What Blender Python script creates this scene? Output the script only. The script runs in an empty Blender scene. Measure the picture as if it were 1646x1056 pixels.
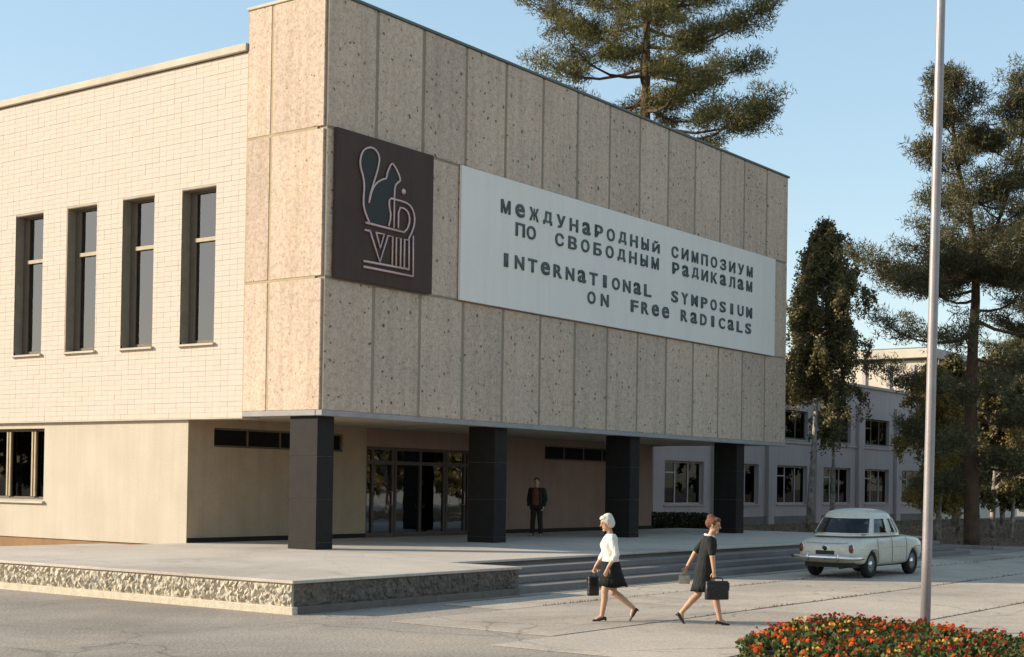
import bpy, bmesh, math, random
import numpy as np
from mathutils import Vector, Matrix
R = math.radians
random.seed(7); RNG = np.random.default_rng(7)
scn = bpy.context.scene
COL = scn.collection

# ------------------------------------------------------------------ camera, sky, sun, exposure
YAW, PITCH, ROLL = 0.6302, 0.0159, 0.0150
fw = Vector((math.cos(YAW), math.sin(YAW), 0)); rt = Vector((math.sin(YAW), -math.cos(YAW), 0)); up = Vector((0, 0, 1))
f2 = fw*math.cos(PITCH) + up*math.sin(PITCH); u2 = up*math.cos(PITCH) - fw*math.sin(PITCH)
r3 = rt*math.cos(ROLL) + u2*math.sin(ROLL); u3 = u2*math.cos(ROLL) - rt*math.sin(ROLL)
cam_d = bpy.data.cameras.new('camera'); cam = bpy.data.objects.new('camera', cam_d); COL.objects.link(cam)
CAM = Vector((-24.24, -23.05, 2.10))
m4 = Matrix((r3, u3, -f2)).transposed().to_4x4(); m4.translation = CAM
cam.matrix_world = m4
cam_d.sensor_width = 36; cam_d.lens = 2350.27/1646*36; cam_d.shift_y = (741.2-528)/1646
cam_d.clip_start = 0.1; cam_d.clip_end = 6000
scn.camera = cam

SUN_EL = R(22); SUN_XY = Vector((-0.60, 0.80))
world = bpy.data.worlds.new('World'); scn.world = world; world.use_nodes = True
wn = world.node_tree.nodes; wl = world.node_tree.links
bg = wn['Background']; sky = wn.new('ShaderNodeTexSky'); sky.sky_type = 'NISHITA'; sky.sun_disc = False
sky.sun_elevation = SUN_EL; sky.sun_rotation = math.atan2(SUN_XY.x, SUN_XY.y)
sky.air_density = 1.0; sky.dust_density = 0.6; sky.ozone_density = 1.3; sky.altitude = 150
hs = wn.new('ShaderNodeHueSaturation'); hs.inputs['Saturation'].default_value = 1.40; hs.inputs['Value'].default_value = 1.36; hs.inputs['Hue'].default_value = 0.492
gm = wn.new('ShaderNodeGamma'); gm.inputs['Gamma'].default_value = 0.48   # film response: evens out the sky's brightness
wl.new(sky.outputs[0], gm.inputs['Color']); wl.new(gm.outputs[0], hs.inputs['Color']); wl.new(hs.outputs[0], bg.inputs[0]); bg.inputs[1].default_value = 0.12
sd = bpy.data.lights.new('sun', 'SUN'); sun = bpy.data.objects.new('sun', sd); COL.objects.link(sun)
sd.energy = 2.6; sd.angle = R(0.55); sd.color = (1.0, 0.88, 0.70)
svec = Vector((SUN_XY.x*math.cos(SUN_EL), SUN_XY.y*math.cos(SUN_EL), math.sin(SUN_EL)))
sun.rotation_euler = (-svec).to_track_quat('-Z', 'Y').to_euler(); sun.location = (-40, 40, 40)
vs = scn.view_settings; vs.view_transform = 'Standard'; vs.look = 'None'; vs.gamma = 1.0; vs.exposure = 1.47; vs.use_curve_mapping = False

# ------------------------------------------------------------------ materials
def newmat(name):
    m = bpy.data.materials.new(name); m.use_nodes = True
    n = m.node_tree.nodes; l = m.node_tree.links
    return m, n, l, n['Principled BSDF']
def N(n, t, **kw):
    x = n.new(t)
    for k, v in kw.items():
        if isinstance(k, str) and hasattr(x, k): setattr(x, k, v)
    return x
def setin(node, **kw):
    for k, v in kw.items(): node.inputs[k.replace('_', ' ')].default_value = v
def rgb(c): return (c[0], c[1], c[2], 1)
def ramp(n, l, src, stops):
    r = n.new('ShaderNodeValToRGB'); e = r.color_ramp.elements
    while len(e) < len(stops): e.new(0.5)
    for el, (p, c) in zip(e, stops): el.position = p; el.color = rgb(c) if len(c) == 3 else c
    l.new(src, r.inputs[0]); return r
def mixc(n, l, fac, a, b, mode='MIX'):
    x = n.new('ShaderNodeMix'); x.data_type = 'RGBA'; x.blend_type = mode
    for sock, v in ((x.inputs[0], fac), (x.inputs[6], a), (x.inputs[7], b)):
        if isinstance(v, (int, float)): sock.default_value = v
        elif isinstance(v, tuple): sock.default_value = rgb(v)
        else: l.new(v, sock)
    return x.outputs[2]
def noise(n, l, scale, detail=4, rough=0.55, coord=None, dist=0.0):
    t = n.new('ShaderNodeTexNoise'); setin(t, Scale=scale, Detail=detail, Roughness=rough, Distortion=dist)
    if coord is not None: l.new(coord, t.inputs['Vector'])
    return t.outputs['Fac']
def surf(name, col, col2=None, scale=3.0, rough=0.8, fine=60.0, bump=0.15, bumpdist=0.01, fine_amt=0.25, streak=0.0, spec=0.3, metal=0.0, rnd=0.0, cracks=0.0):
    """general weathered surface: large mottling + fine grain + relief; rnd = tone change from piece to piece"""
    m, n, l, b = newmat(name)
    tc = n.new('ShaderNodeTexCoord'); co = tc.outputs['Object']
    g = n.new('ShaderNodeNewGeometry'); co = g.outputs['Position']
    col2 = col2 or tuple(c*0.8 for c in col)
    f1 = noise(n, l, scale, 5, 0.6, co)
    r1 = n.new('ShaderNodeMapRange'); setin(r1, From_Min=0.33, From_Max=0.67); l.new(f1, r1.inputs[0])
    c = mixc(n, l, r1.outputs[0], col, col2)
    f2_ = noise(n, l, fine, 3, 0.7, co)
    rr = ramp(n, l, f2_, [(0.3, (1-fine_amt,)*3), (0.7, (1+fine_amt*0.4,)*3)])
    c = mixc(n, l, 1.0, c, rr.outputs[0], 'MULTIPLY')
    if streak:
        mp = n.new('ShaderNodeMapping'); l.new(co, mp.inputs[0]); mp.inputs['Scale'].default_value = (1.6, 1.6, 0.10)
        f3 = noise(n, l, 2.2, 5, 0.65, mp.outputs[0])
        r3_ = ramp(n, l, f3, [(0.42, (1, 1, 1)), (0.72, (1-streak, 1-streak*1.05, 1-streak*1.2))])
        c = mixc(n, l, 1.0, c, r3_.outputs[0], 'MULTIPLY')
    if cracks:
        wn_ = n.new('ShaderNodeTexNoise'); setin(wn_, Scale=1.3, Detail=4); l.new(co, wn_.inputs['Vector'])
        va = n.new('ShaderNodeVectorMath'); va.operation = 'MULTIPLY_ADD'; l.new(wn_.outputs['Color'], va.inputs[0]); va.inputs[1].default_value = (1.2, 1.2, 0); l.new(co, va.inputs[2])
        vo = n.new('ShaderNodeTexVoronoi'); vo.feature = 'DISTANCE_TO_EDGE'; setin(vo, Scale=0.27); l.new(va.outputs[0], vo.inputs['Vector'])
        ck = ramp(n, l, vo.outputs['Distance'], [(0.0, (1-cracks,)*3), (0.008, (1, 1, 1))]); c = mixc(n, l, 1.0, c, ck.outputs[0], 'MULTIPLY')
        st = noise(n, l, 0.16, 6, 0.7, co, 0.6); sr = ramp(n, l, st, [(0.38, (0.80, 0.79, 0.78)), (0.5, (1, 1, 1)), (0.64, (1.08, 1.07, 1.05))]); c = mixc(n, l, 1.0, c, sr.outputs[0], 'MULTIPLY')
        sp = noise(n, l, 2.6, 3, 0.7, co); sq = ramp(n, l, sp, [(0.66, (1, 1, 1)), (0.73, (0.72, 0.71, 0.70))]); c = mixc(n, l, 1.0, c, sq.outputs[0], 'MULTIPLY')
    if rnd:
        oi = n.new('ShaderNodeObjectInfo')
        r4 = ramp(n, l, oi.outputs['Random'], [(0, (1-rnd,)*3), (1, (1+rnd*0.5,)*3)])
        c = mixc(n, l, 1.0, c, r4.outputs[0], 'MULTIPLY')
    l.new(c, b.inputs['Base Color'])
    setin(b, Roughness=rough, Metallic=metal); b.inputs['Specular IOR Level'].default_value = spec
    if bump:
        bp = n.new('ShaderNodeBump'); setin(bp, Strength=bump, Distance=bumpdist); l.new(f2_, bp.inputs['Height']); l.new(bp.outputs[0], b.inputs['Normal'])
    return m
def island(name, stops, rough=0.8, spec=0.2, transl=0.0, tcol=None):
    """colour varies from leaf to leaf / brick to brick"""
    m, n, l, b = newmat(name)
    g = n.new('ShaderNodeNewGeometry')
    r = ramp(n, l, g.outputs['Random Per Island'], stops)
    l.new(r.outputs[0], b.inputs['Base Color']); setin(b, Roughness=rough); b.inputs['Specular IOR Level'].default_value = spec
    if transl:
        t = n.new('ShaderNodeBsdfTranslucent'); l.new(r.outputs[0], t.inputs[0])
        mx = n.new('ShaderNodeMixShader'); mx.inputs[0].default_value = transl
        l.new(b.outputs[0], mx.inputs[1]); l.new(t.outputs[0], mx.inputs[2]); l.new(mx.outputs[0], n['Material Output'].inputs[0])
    return m
def glass(name, tint=(0.55, 0.6, 0.6), ior=1.55, wob=0.0):
    m, n, l, b = newmat(name); n.remove(b)
    tr = n.new('ShaderNodeBsdfTransparent'); tr.inputs[0].default_value = rgb(tint)
    gl = n.new('ShaderNodeBsdfGlossy'); setin(gl, Roughness=0.015); gl.inputs[0].default_value = (0.95, 0.97, 1, 1)
    fr = n.new('ShaderNodeFresnel'); setin(fr, IOR=ior)
    mx = n.new('ShaderNodeMixShader'); l.new(fr.outputs[0], mx.inputs[0]); l.new(tr.outputs[0], mx.inputs[1]); l.new(gl.outputs[0], mx.inputs[2])
    if wob:
        g = n.new('ShaderNodeNewGeometry'); h = noise(n, l, 0.9, 2, 0.5, g.outputs['Position'])
        bp = n.new('ShaderNodeBump'); setin(bp, Strength=wob, Distance=0.02); l.new(h, bp.inputs['Height']); l.new(bp.outputs[0], gl.inputs['Normal'])
    l.new(mx.outputs[0], n['Material Output'].inputs[0]); return m
def plain(name, col, rough=0.6, spec=0.4, metal=0.0, coat=0.0):
    m, n, l, b = newmat(name)
    g = n.new('ShaderNodeNewGeometry'); f = noise(n, l, 14.0, 4, 0.6, g.outputs['Position'])
    r = ramp(n, l, f, [(0.3, tuple(c*0.86 for c in col)), (0.7, tuple(min(1, c*1.06) for c in col))])
    l.new(r.outputs[0], b.inputs['Base Color']); setin(b, Roughness=rough, Metallic=metal); b.inputs['Specular IOR Level'].default_value = spec
    b.inputs['Coat Weight'].default_value = coat
    return m

M = {}
def pebble(name, col, col2):
    """exposed-aggregate concrete: coarse grain, scattered dark pits, faint run-off stains"""
    m, n, l, b = newmat(name)
    g = n.new('ShaderNodeNewGeometry'); co = g.outputs['Position']
    f1 = noise(n, l, 0.55, 5, 0.6, co)
    mr = n.new('ShaderNodeMapRange'); setin(mr, From_Min=0.35, From_Max=0.65); l.new(f1, mr.inputs[0])
    c = mixc(n, l, mr.outputs[0], col, col2)
    fg = noise(n, l, 15.0, 5, 0.8, co)
    rr = ramp(n, l, fg, [(0.30, (0.50, 0.47, 0.44)), (0.47, (0.98, 0.98, 0.98)), (0.72, (1.18, 1.17, 1.14))])
    c = mixc(n, l, 1.0, c, rr.outputs[0], 'MULTIPLY')
    fm = noise(n, l, 6.5, 4, 0.7, co); rm = ramp(n, l, fm, [(0.3, (0.78, 0.77, 0.76)), (0.52, (1.0,)*3), (0.7, (1.12,)*3)])
    c = mixc(n, l, 1.0, c, rm.outputs[0], 'MULTIPLY')
    mp = n.new('ShaderNodeMapping'); l.new(co, mp.inputs[0]); mp.inputs['Scale'].default_value = (2.4, 2.4, 0.12)
    fs = noise(n, l, 1.5, 4, 0.6, mp.outputs[0]); rs = ramp(n, l, fs, [(0.45, (1, 1, 1)), (0.75, (0.84, 0.82, 0.78))])
    c = mixc(n, l, 1.0, c, rs.outputs[0], 'MULTIPLY')
    # pits
    wv = n.new('ShaderNodeTexNoise'); setin(wv, Scale=6.0, Detail=2); l.new(co, wv.inputs['Vector'])
    va = n.new('ShaderNodeVectorMath'); va.operation = 'MULTIPLY_ADD'; l.new(wv.outputs['Color'], va.inputs[0]); va.inputs[1].default_value = (0.16, 0.16, 0.16); l.new(co, va.inputs[2])
    vo = n.new('ShaderNodeTexVoronoi'); setin(vo, Scale=6.0, Randomness=1.0); l.new(va.outputs[0], vo.inputs['Vector'])
    sep = n.new('ShaderNodeSeparateColor'); l.new(vo.outputs['Color'], sep.inputs[0])
    sz = n.new('ShaderNodeMapRange'); setin(sz, From_Min=0.30, From_Max=1.0, To_Min=0.0, To_Max=0.29); l.new(sep.outputs[0], sz.inputs[0])
    ls = n.new('ShaderNodeMath'); ls.operation = 'SUBTRACT'; l.new(sz.outputs[0], ls.inputs[0]); l.new(vo.outputs['Distance'], ls.inputs[1])
    pit = n.new('ShaderNodeMapRange'); setin(pit, From_Min=-0.01, From_Max=0.05); l.new(ls.outputs[0], pit.inputs[0])
    pf = n.new('ShaderNodeMath'); pf.operation = 'MULTIPLY'; pf.inputs[1].default_value = 0.8; l.new(pit.outputs[0], pf.inputs[0]); c = mixc(n, l, pf.outputs[0], c, (0.09, 0.072, 0.058))
    oi = n.new('ShaderNodeObjectInfo'); r4 = ramp(n, l, oi.outputs['Random'], [(0, (0.90, 0.895, 0.89)), (1, (1.06, 1.05, 1.03))])
    c = mixc(n, l, 1.0, c, r4.outputs[0], 'MULTIPLY')
    l.new(c, b.inputs['Base Color']); setin(b, Roughness=0.92); b.inputs['Specular IOR Level'].default_value = 0.15
    hh = n.new('ShaderNodeMath'); hh.operation = 'SUBTRACT'; l.new(fg, hh.inputs[0]); l.new(pit.outputs[0], hh.inputs[1])
    bp = n.new('ShaderNodeBump'); setin(bp, Strength=0.55, Distance=0.02); l.new(hh.outputs[0], bp.inputs['Height']); l.new(bp.outputs[0], b.inputs['Normal'])
    return m
M['pebble'] = pebble('pebbledash_panel', (0.60, 0.465, 0.362), (0.525, 0.415, 0.335))
M['joint'] = surf('panel_joint_mortar', (0.33, 0.275, 0.20), (0.28, 0.235, 0.175), 2.0, 0.9)
M['sidejoint'] = surf('sunlit_joint_mortar', (0.46, 0.36, 0.22), None, 2.0, 0.9)  # side joints paler, their sunlit look put into the colour
M['band'] = surf('smooth_concrete_band', (0.36, 0.34, 0.33), None, 2.0, 0.85)
M['flash'] = surf('green_metal_flashing', (0.10, 0.12, 0.10), None, 3.0, 0.5, spec=0.5)
M['brick'] = island('pale_facing_brick', [(0, (0.56, 0.465, 0.385)), (0.5, (0.575, 0.48, 0.40)), (1, (0.59, 0.485, 0.41))], 0.85)
M['mortar'] = surf('pale_mortar', (0.515, 0.43, 0.345), None, 1.5, 0.9)
M['cream'] = surf('cream_render', (0.575, 0.495, 0.39), (0.52, 0.445, 0.35), 0.8, 0.9, 40, 0.3, streak=0.10)
M['coping'] = surf('pale_coping', (0.60, 0.52, 0.40), None, 1.0, 0.8)
M['plinth'] = surf('brown_plinth', (0.32, 0.18, 0.085), None, 2.0, 0.9)
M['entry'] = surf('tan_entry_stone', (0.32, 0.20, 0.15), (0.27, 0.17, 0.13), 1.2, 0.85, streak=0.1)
M['entrylit'] = surf('bounce_lit_plaster', (0.42, 0.31, 0.205), (0.37, 0.27, 0.18), 1.2, 0.85, streak=0.12)  # left part of the entry wall; floor bounce put into its colour
M['soffit'] = surf('soffit_plaster', (0.55, 0.46, 0.34), None, 1.5, 0.9)
M['granite'] = surf('dark_granite', (0.026, 0.022, 0.020), (0.020, 0.017, 0.016), 4.0, 0.7, 90, 0.05, spec=0.15)
M['frame'] = surf('dark_window_frame', (0.15, 0.115, 0.08), None, 5.0, 0.6)
M['woodframe'] = surf('pale_wood_frame', (0.45, 0.35, 0.22), None, 5.0, 0.6)
M['bronze'] = surf('door_frame_brown', (0.09, 0.065, 0.05), None, 5.0, 0.5)
M['glass'] = glass('window_glass', (0.60, 0.66, 0.62), 2.2, 0.15)
M['doorglass'] = glass('door_glass', (0.22, 0.22, 0.21), 2.7, 0.15)
M['louvre'] = surf('black_louvre_panel', (0.014, 0.013, 0.012), None, 4.0, 0.9, spec=0.1)
M['darkglass'] = glass('dark_glass', (0.10, 0.10, 0.10), 1.25, 0.0)
M['farglass'] = glass('far_window_glass', (0.25, 0.26, 0.25), 1.13, 0.0)
M['curtain'] = surf('grey_curtain', (0.30, 0.32, 0.28), None, 3.0, 0.95)
M['pane_backing'] = surf('sky_pane_backing', (0.62, 0.62, 0.58), None, 3.0, 0.95)  # pale sheet added behind upper panes, stands in for mirrored sky
M['reveal'] = surf('shaded_reveal_lining', (0.27, 0.235, 0.18), None, 4.0, 0.85)  # lining added to darken the jambs; their shade is in its colour
M['frontstone'] = surf('front_frieze_stone', (0.20, 0.165, 0.135), (0.15, 0.125, 0.105), 6.0, 0.95, 45, 0.6, 0.03)  # front stones in a darker tone than the left side
M['dark'] = surf('dark_interior', (0.05, 0.045, 0.04), None, 2.0, 0.9)
M['terrace'] = surf('terrace_stone', (0.56, 0.49, 0.41), (0.50, 0.43, 0.36), 0.9, 0.8, 30, 0.2, cracks=0.22)
M['step'] = surf('step_concrete', (0.225, 0.19, 0.17), (0.18, 0.155, 0.145), 1.5, 0.85, 35, 0.2)
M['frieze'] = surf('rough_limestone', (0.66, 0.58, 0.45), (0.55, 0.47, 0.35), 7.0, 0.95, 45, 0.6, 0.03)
M['asphalt'] = surf('worn_asphalt', (0.43, 0.36, 0.285), (0.34, 0.295, 0.245), 0.5, 0.9, 22, 0.7, 0.025, 0.45, cracks=0.35)
M['slab'] = surf('concrete_paving_slab', (0.55, 0.455, 0.36), (0.455, 0.385, 0.31), 0.7, 0.9, 28, 0.4, 0.015, 0.35, rnd=0.08, cracks=0.4)
M['soil'] = surf('dark_soil', (0.055, 0.042, 0.03), (0.09, 0.065, 0.04), 8.0, 1.0, 60, 0.8, 0.03)
M['lawn'] = surf('dry_lawn_earth', (0.22, 0.135, 0.085), (0.17, 0.125, 0.08), 0.6, 1.0, 30, 0.6, 0.03)
M['kerb'] = surf('kerb_concrete', (0.33, 0.31, 0.29), None, 2.0, 0.9)
M['white'] = surf('white_sign_board', (0.82, 0.76, 0.69), (0.78, 0.73, 0.665), 0.5, 0.75, 30, 0.05, fine_amt=0.08, streak=0.05)
M['letter'] = plain('grey_green_letter', (0.085, 0.115, 0.11), 0.6)
M['board'] = surf('dark_brown_board', (0.078, 0.045, 0.033), (0.062, 0.038, 0.028), 1.5, 0.7, streak=0.15)
M['squirrel'] = plain('dark_green_plate', (0.022, 0.024, 0.019), .6)
M['tube'] = plain('pale_pink_tube', (0.62, 0.44, 0.42), 0.35, 0.5)
M['farwall'] = surf('far_pale_render', (0.56, 0.465, 0.43), (0.50, 0.42, 0.395), 0.5, 0.9, streak=0.10)
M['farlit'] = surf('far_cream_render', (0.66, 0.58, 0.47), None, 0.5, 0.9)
M['pole'] = surf('grey_painted_steel', (0.33, 0.29, 0.285), (0.27, 0.24, 0.24), 4.0, 0.45, spec=0.5, metal=0.25)
M['pinebark'] = surf('pine_bark', (0.15, 0.082, 0.048), (0.075, 0.05, 0.036), 3.0, 0.95, 14, 0.9, 0.05)
M['birchbark'] = surf('birch_bark', (0.52, 0.47, 0.40), (0.14, 0.12, 0.10), 5.0, 0.9, 10, 0.4, 0.03)
M['needle'] = island('pine_needles', [(0, (0.065, 0.072, 0.026)), (0.5, (0.135, 0.125, 0.042)), (0.85, (0.19, 0.16, 0.055)), (1, (0.25, 0.19, 0.065))], 0.6, 0.3, 0.35)
M['needle_dark'] = island('dark_pine_needles', [(0, (0.045, 0.052, 0.026)), (0.5, (0.095, 0.09, 0.04)), (1, (0.18, 0.14, 0.058))], 0.6, 0.3, 0.18)
M['birchleaf'] = island('birch_leaves', [(0, (0.09, 0.085, 0.04)), (0.6, (0.16, 0.14, 0.06)), (1, (0.27, 0.205, 0.08))], 0.6, 0.3, 0.3)
M['goldleaf'] = island('yellowing_birch_leaves', [(0, (0.19, 0.15, 0.045)), (0.5, (0.33, 0.25, 0.075)), (1, (0.46, 0.33, 0.11))], 0.6, 0.3, 0.4)
M['shrubleaf'] = island('shrub_leaves', [(0, (0.03, 0.03, 0.012)), (1, (0.07, 0.055, 0.022))], 0.7, 0.2, 0.2)
M['grass'] = island('dry_grass_blades', [(0, (0.12, 0.085, 0.04)), (1, (0.24, 0.13, 0.075))], 0.8, 0.1, 0.2)
M['mgleaf'] = island('marigold_leaves', [(0, (0.05, 0.065, 0.02)), (0.6, (0.10, 0.115, 0.035)), (1, (0.17, 0.16, 0.06))], 0.7, 0.2, 0.25)
M['orange'] = island('orange_petals', [(0, (0.55, 0.06, 0.01)), (1, (0.80, 0.17, 0.02))], 0.7, 0.2, 0.2)
M['red'] = island('rust_red_petals', [(0, (0.30, 0.025, 0.01)), (1, (0.55, 0.05, 0.015))], 0.7, 0.2, 0.2)
M['yellow'] = island('yellow_petals', [(0, (0.75, 0.40, 0.04)), (1, (0.85, 0.60, 0.16))], 0.7, 0.2, 0.2)

# ------------------------------------------------------------------ mesh helpers
class MB:
    def __init__(s): s.v = []; s.f = []; s.sm = []
    def add(s, vs, fs, smooth=False):
        o = len(s.v); s.v += [tuple(p) for p in vs]; s.f += [tuple(i+o for i in f) for f in fs]; s.sm += [smooth]*len(fs); return s
    def box(s, x0, x1, y0, y1, z0, z1):
        vs = [(x, y, z) for z in (z0, z1) for y in (y0, y1) for x in (x0, x1)]
        return s.add(vs, [(0, 2, 3, 1), (4, 5, 7, 6), (0, 1, 5, 4), (2, 6, 7, 3), (0, 4, 6, 2), (1, 3, 7, 5)])
    def tube(s, pts, rad, seg=8, smooth=True, cap=True):
        pts = [Vector(p) for p in pts]; n = len(pts)
        rad = [rad]*n if isinstance(rad, (int, float)) else rad
        rings = []; prev = None
        for i, p in enumerate(pts):
            t = (pts[min(i+1, n-1)] - pts[max(i-1, 0)]).normalized()
            if prev is None: a = t.orthogonal().normalized()
            else: a = (prev - t*prev.dot(t)); a = a.normalized() if a.length > 1e-6 else t.orthogonal().normalized()
            prev = a; b = t.cross(a)
            rings.append([p + (a*math.cos(k*2*math.pi/seg) + b*math.sin(k*2*math.pi/seg))*rad[i] for k in range(seg)])
        vs = [q for r in rings for q in r]
        fs = [(i*seg+k, i*seg+(k+1) % seg, (i+1)*seg+(k+1) % seg, (i+1)*seg+k) for i in range(n-1) for k in range(seg)]
        if cap: fs += [tuple(range(seg-1, -1, -1)), tuple((n-1)*seg+k for k in range(seg))]
        return s.add(vs, fs, smooth)
    def lathe(s, prof, seg=24, axis='z', c=(0, 0, 0), smooth=True):
        vs = []
        for r, h in prof:
            for k in range(seg):
                a = k*2*math.pi/seg; x, y = r*math.cos(a), r*math.sin(a)
                p = (x, y, h) if axis == 'z' else ((x, h, y) if axis == 'y' else (h, x, y))
                vs.append((p[0]+c[0], p[1]+c[1], p[2]+c[2]))
        n = len(prof)
        fs = [(i*seg+k, i*seg+(k+1) % seg, (i+1)*seg+(k+1) % seg, (i+1)*seg+k) for i in range(n-1) for k in range(seg)]
        return s.add(vs, fs, smooth)
    def grid(s, P, smooth=True, closeu=False):
        """P[i][j] points"""
        n, m = len(P), len(P[0]); vs = [p for row in P for p in row]; fs = []
        for i in range(n-1):
            for j in range(m if closeu else m-1): fs.append((i*m+j, i*m+(j+1) % m, (i+1)*m+(j+1) % m, (i+1)*m+j))
        return s.add(vs, fs, smooth)
    def mesh(s, name, mat):
        me = bpy.data.meshes.new(name); me.from_pydata(s.v, [], s.f); me.polygons.foreach_set('use_smooth', s.sm)
        if mat: me.materials.append(mat)
        me.update(); return me
    def build(s, name, mat, parent=None, bevel=0.0, fix=True):
        me = s.mesh(name, mat)
        if fix or bevel:
            b = bmesh.new(); b.from_mesh(me)
            if fix: bmesh.ops.recalc_face_normals(b, faces=b.faces)
            if bevel: bmesh.ops.bevel(b, geom=[e for e in b.edges if e.calc_face_angle(0) > 0.6], offset=bevel, segments=1, affect='EDGES')
            b.to_mesh(me); b.free()
        return link(name, me, parent)
def link(name, me, parent=None):
    o = bpy.data.objects.new(name, me); COL.objects.link(o)
    if parent: o.parent = parent
    return o
def tag(o, label=None, cat=None, group=None, kind=None):
    if label: o['label'] = label
    if cat: o['category'] = cat
    if group: o['group'] = group
    if kind: o['kind'] = kind
    return o
def thing(name, label, cat, loc=(0, 0, 0), rz=0, group=None):
    o = bpy.data.objects.new(name, None); COL.objects.link(o); o.location = loc; o.rotation_euler.z = rz; o.empty_display_size = 0.2
    return tag(o, label, cat, group)
def copy_tree(o, parent=None):
    c = o.copy(); COL.objects.link(c)
    if parent: c.parent = parent
    for ch in list(o.children): copy_tree(ch, c)
    return c
def box(name, mat, parent, *a, bevel=0.0): return MB().box(*a).build(name, mat, parent, bevel)
def tri_mesh(name, V, mat, per=3):
    """V: (n*per,3) array of loose triangles / quads"""
    n = len(V)//per; me = bpy.data.meshes.new(name)
    me.vertices.add(len(V)); me.vertices.foreach_set('co', V.astype(np.float32).ravel())
    me.loops.add(len(V)); me.loops.foreach_set('vertex_index', np.arange(len(V), dtype=np.int32))
    me.polygons.add(n); me.polygons.foreach_set('loop_start', np.arange(0, len(V), per, dtype=np.int32)); me.polygons.foreach_set('loop_total', np.full(n, per, dtype=np.int32))
    me.update(); me.validate(); me.materials.append(mat); return me
DG = bpy.context.evaluated_depsgraph_get

# ------------------------------------------------------------------ ground
g = MB(); g.add([(-2500, -2500, 0), (2500, -2500, 0), (2500, 2500, 0), (-2500, 2500, 0)], [(0, 1, 2, 3)])
tag(g.build('ground', M['asphalt']), kind='structure')
pav = MB(); pav.add([(-4.0, -22.6, .004), (46, -22.6, .004), (46, -7.05, .004), (-4.0, -7.05, .004)], [(0, 1, 2, 3)])
pavement = tag(pav.build('pavement', M['soil']), kind='structure')
rows = [(-7.15, -8.6), (-8.6, -11.6), (-11.6, -14.6), (-14.6, -17.6), (-17.6, -20.6), (-20.6, -22.5)]
for ri, (ya, yb) in enumerate(rows):
    x = (-4.5, -7.5, -9.0, -10.5, -12.0, -12.0)[ri]
    while x < 45.5:
        w = min(6.0, 45.8-x)
        gp = 0.022; j = lambda a: random.uniform(-a, a)
        h = 0.009 + random.uniform(0, .004)
        xa, xb, y0, y1 = x+gp/2+j(.006), x+w-gp/2+j(.006), yb+gp+j(.012), ya-gp+j(.012)
        o = MB().box(xa, xb, y0, y1, 0.005, h).build('paving_slab', M['slab'], pavement, 0.006)
        x += w
# grass growing in the joints of the slabs
pts = []
for yj in (-8.6, -11.6, -14.6):
    for x in np.arange(-3.5, 30, 0.035):
        if random.random() < 0.22 + 0.55*(math.sin(x*1.9+yj*3)+math.sin(x*.7+yj) > 0.5): pts.append((x, yj+random.uniform(-.03, .03)))
V = []
for x, y in pts:
    for k in range(2):
        a = random.uniform(0, 6.28); h = random.uniform(.012, .042); w = .008
        V += [(x-w*math.cos(a), y-w*math.sin(a), .006), (x+w*math.cos(a), y+w*math.sin(a), .006), (x+random.uniform(-.03, .03), y+random.uniform(-.03, .03), .02+h)]
tag(link('joint_grass', tri_mesh('joint_grass', np.array(V), M['grass'])), 'dry grass growing in the joints of the paving slabs', 'grass', kind='stuff')
# lawn beyond the paved forecourt, with a kerb
lawn_pts = [(23.2, 13), (27.4, 6.6), (30.2, 2.6), (28.6, -6.0), (30.5, -11.5), (34, -19), (42, -34), (150, -60), (150, 12.9), (40, 12.95)]
lw = MB(); lw.add([(x, y, .11) for x, y in lawn_pts] + [(x, y, -.05) for x, y in lawn_pts],
                  [tuple(range(len(lawn_pts)))] + [(i, (i+1) % len(lawn_pts), (i+1) % len(lawn_pts)+len(lawn_pts), i+len(lawn_pts)) for i in range(len(lawn_pts))])
lawn = tag(lw.build('lawn', M['lawn']), kind='structure')
for a, b_ in zip(lawn_pts[0:7], lawn_pts[1:7]):
    A, B = Vector(a), Vector(b_); L = (B-A).length; d = (B-A)/L; k = max(1, round(L/1.6))
    for i in range(k):
        c = A + d*(L*(i+.5)/k); hl = L/k/2 - .012
        ks = MB().box(-hl, hl, -.07, .07, -.02, .135).build('kerb_stone', M['kerb'], lawn, .012); ks.location = (c.x, c.y, 0); ks.rotation_euler.z = math.atan2(d.y, d.x)
# grass blades on the lawn
nb = 26000
gx = RNG.uniform(24, 80, nb); gy = RNG.uniform(-22, 12.8, nb)
poly = np.array(lawn_pts); inside = np.zeros(nb, bool); j = len(poly)-1
for i in range(len(poly)):
    c = ((poly[i, 1] > gy) != (poly[j, 1] > gy)) & (gx < (poly[j, 0]-poly[i, 0])*(gy-poly[i, 1])/(poly[j, 1]-poly[i, 1]+1e-9)+poly[i, 0]); inside ^= c; j = i
gx, gy = gx[inside], gy[inside]; nb = len(gx); an = RNG.uniform(0, 6.28, nb); hh = RNG.uniform(.03, .10, nb); ww = .022
V = np.zeros((nb, 3, 3)); V[:, 0] = np.c_[gx-ww*np.cos(an), gy-ww*np.sin(an), np.full(nb, .105)]; V[:, 1] = np.c_[gx+ww*np.cos(an), gy+ww*np.sin(an), np.full(nb, .105)]
V[:, 2] = np.c_[gx+RNG.normal(0, .06, nb), gy+RNG.normal(0, .06, nb), .11+hh]
tag(link('lawn_grass', tri_mesh('lawn_grass', V.reshape(-1, 3), M['grass'])), 'brownish dry grass covering the lawn before the far building', 'grass', kind='stuff')

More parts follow.
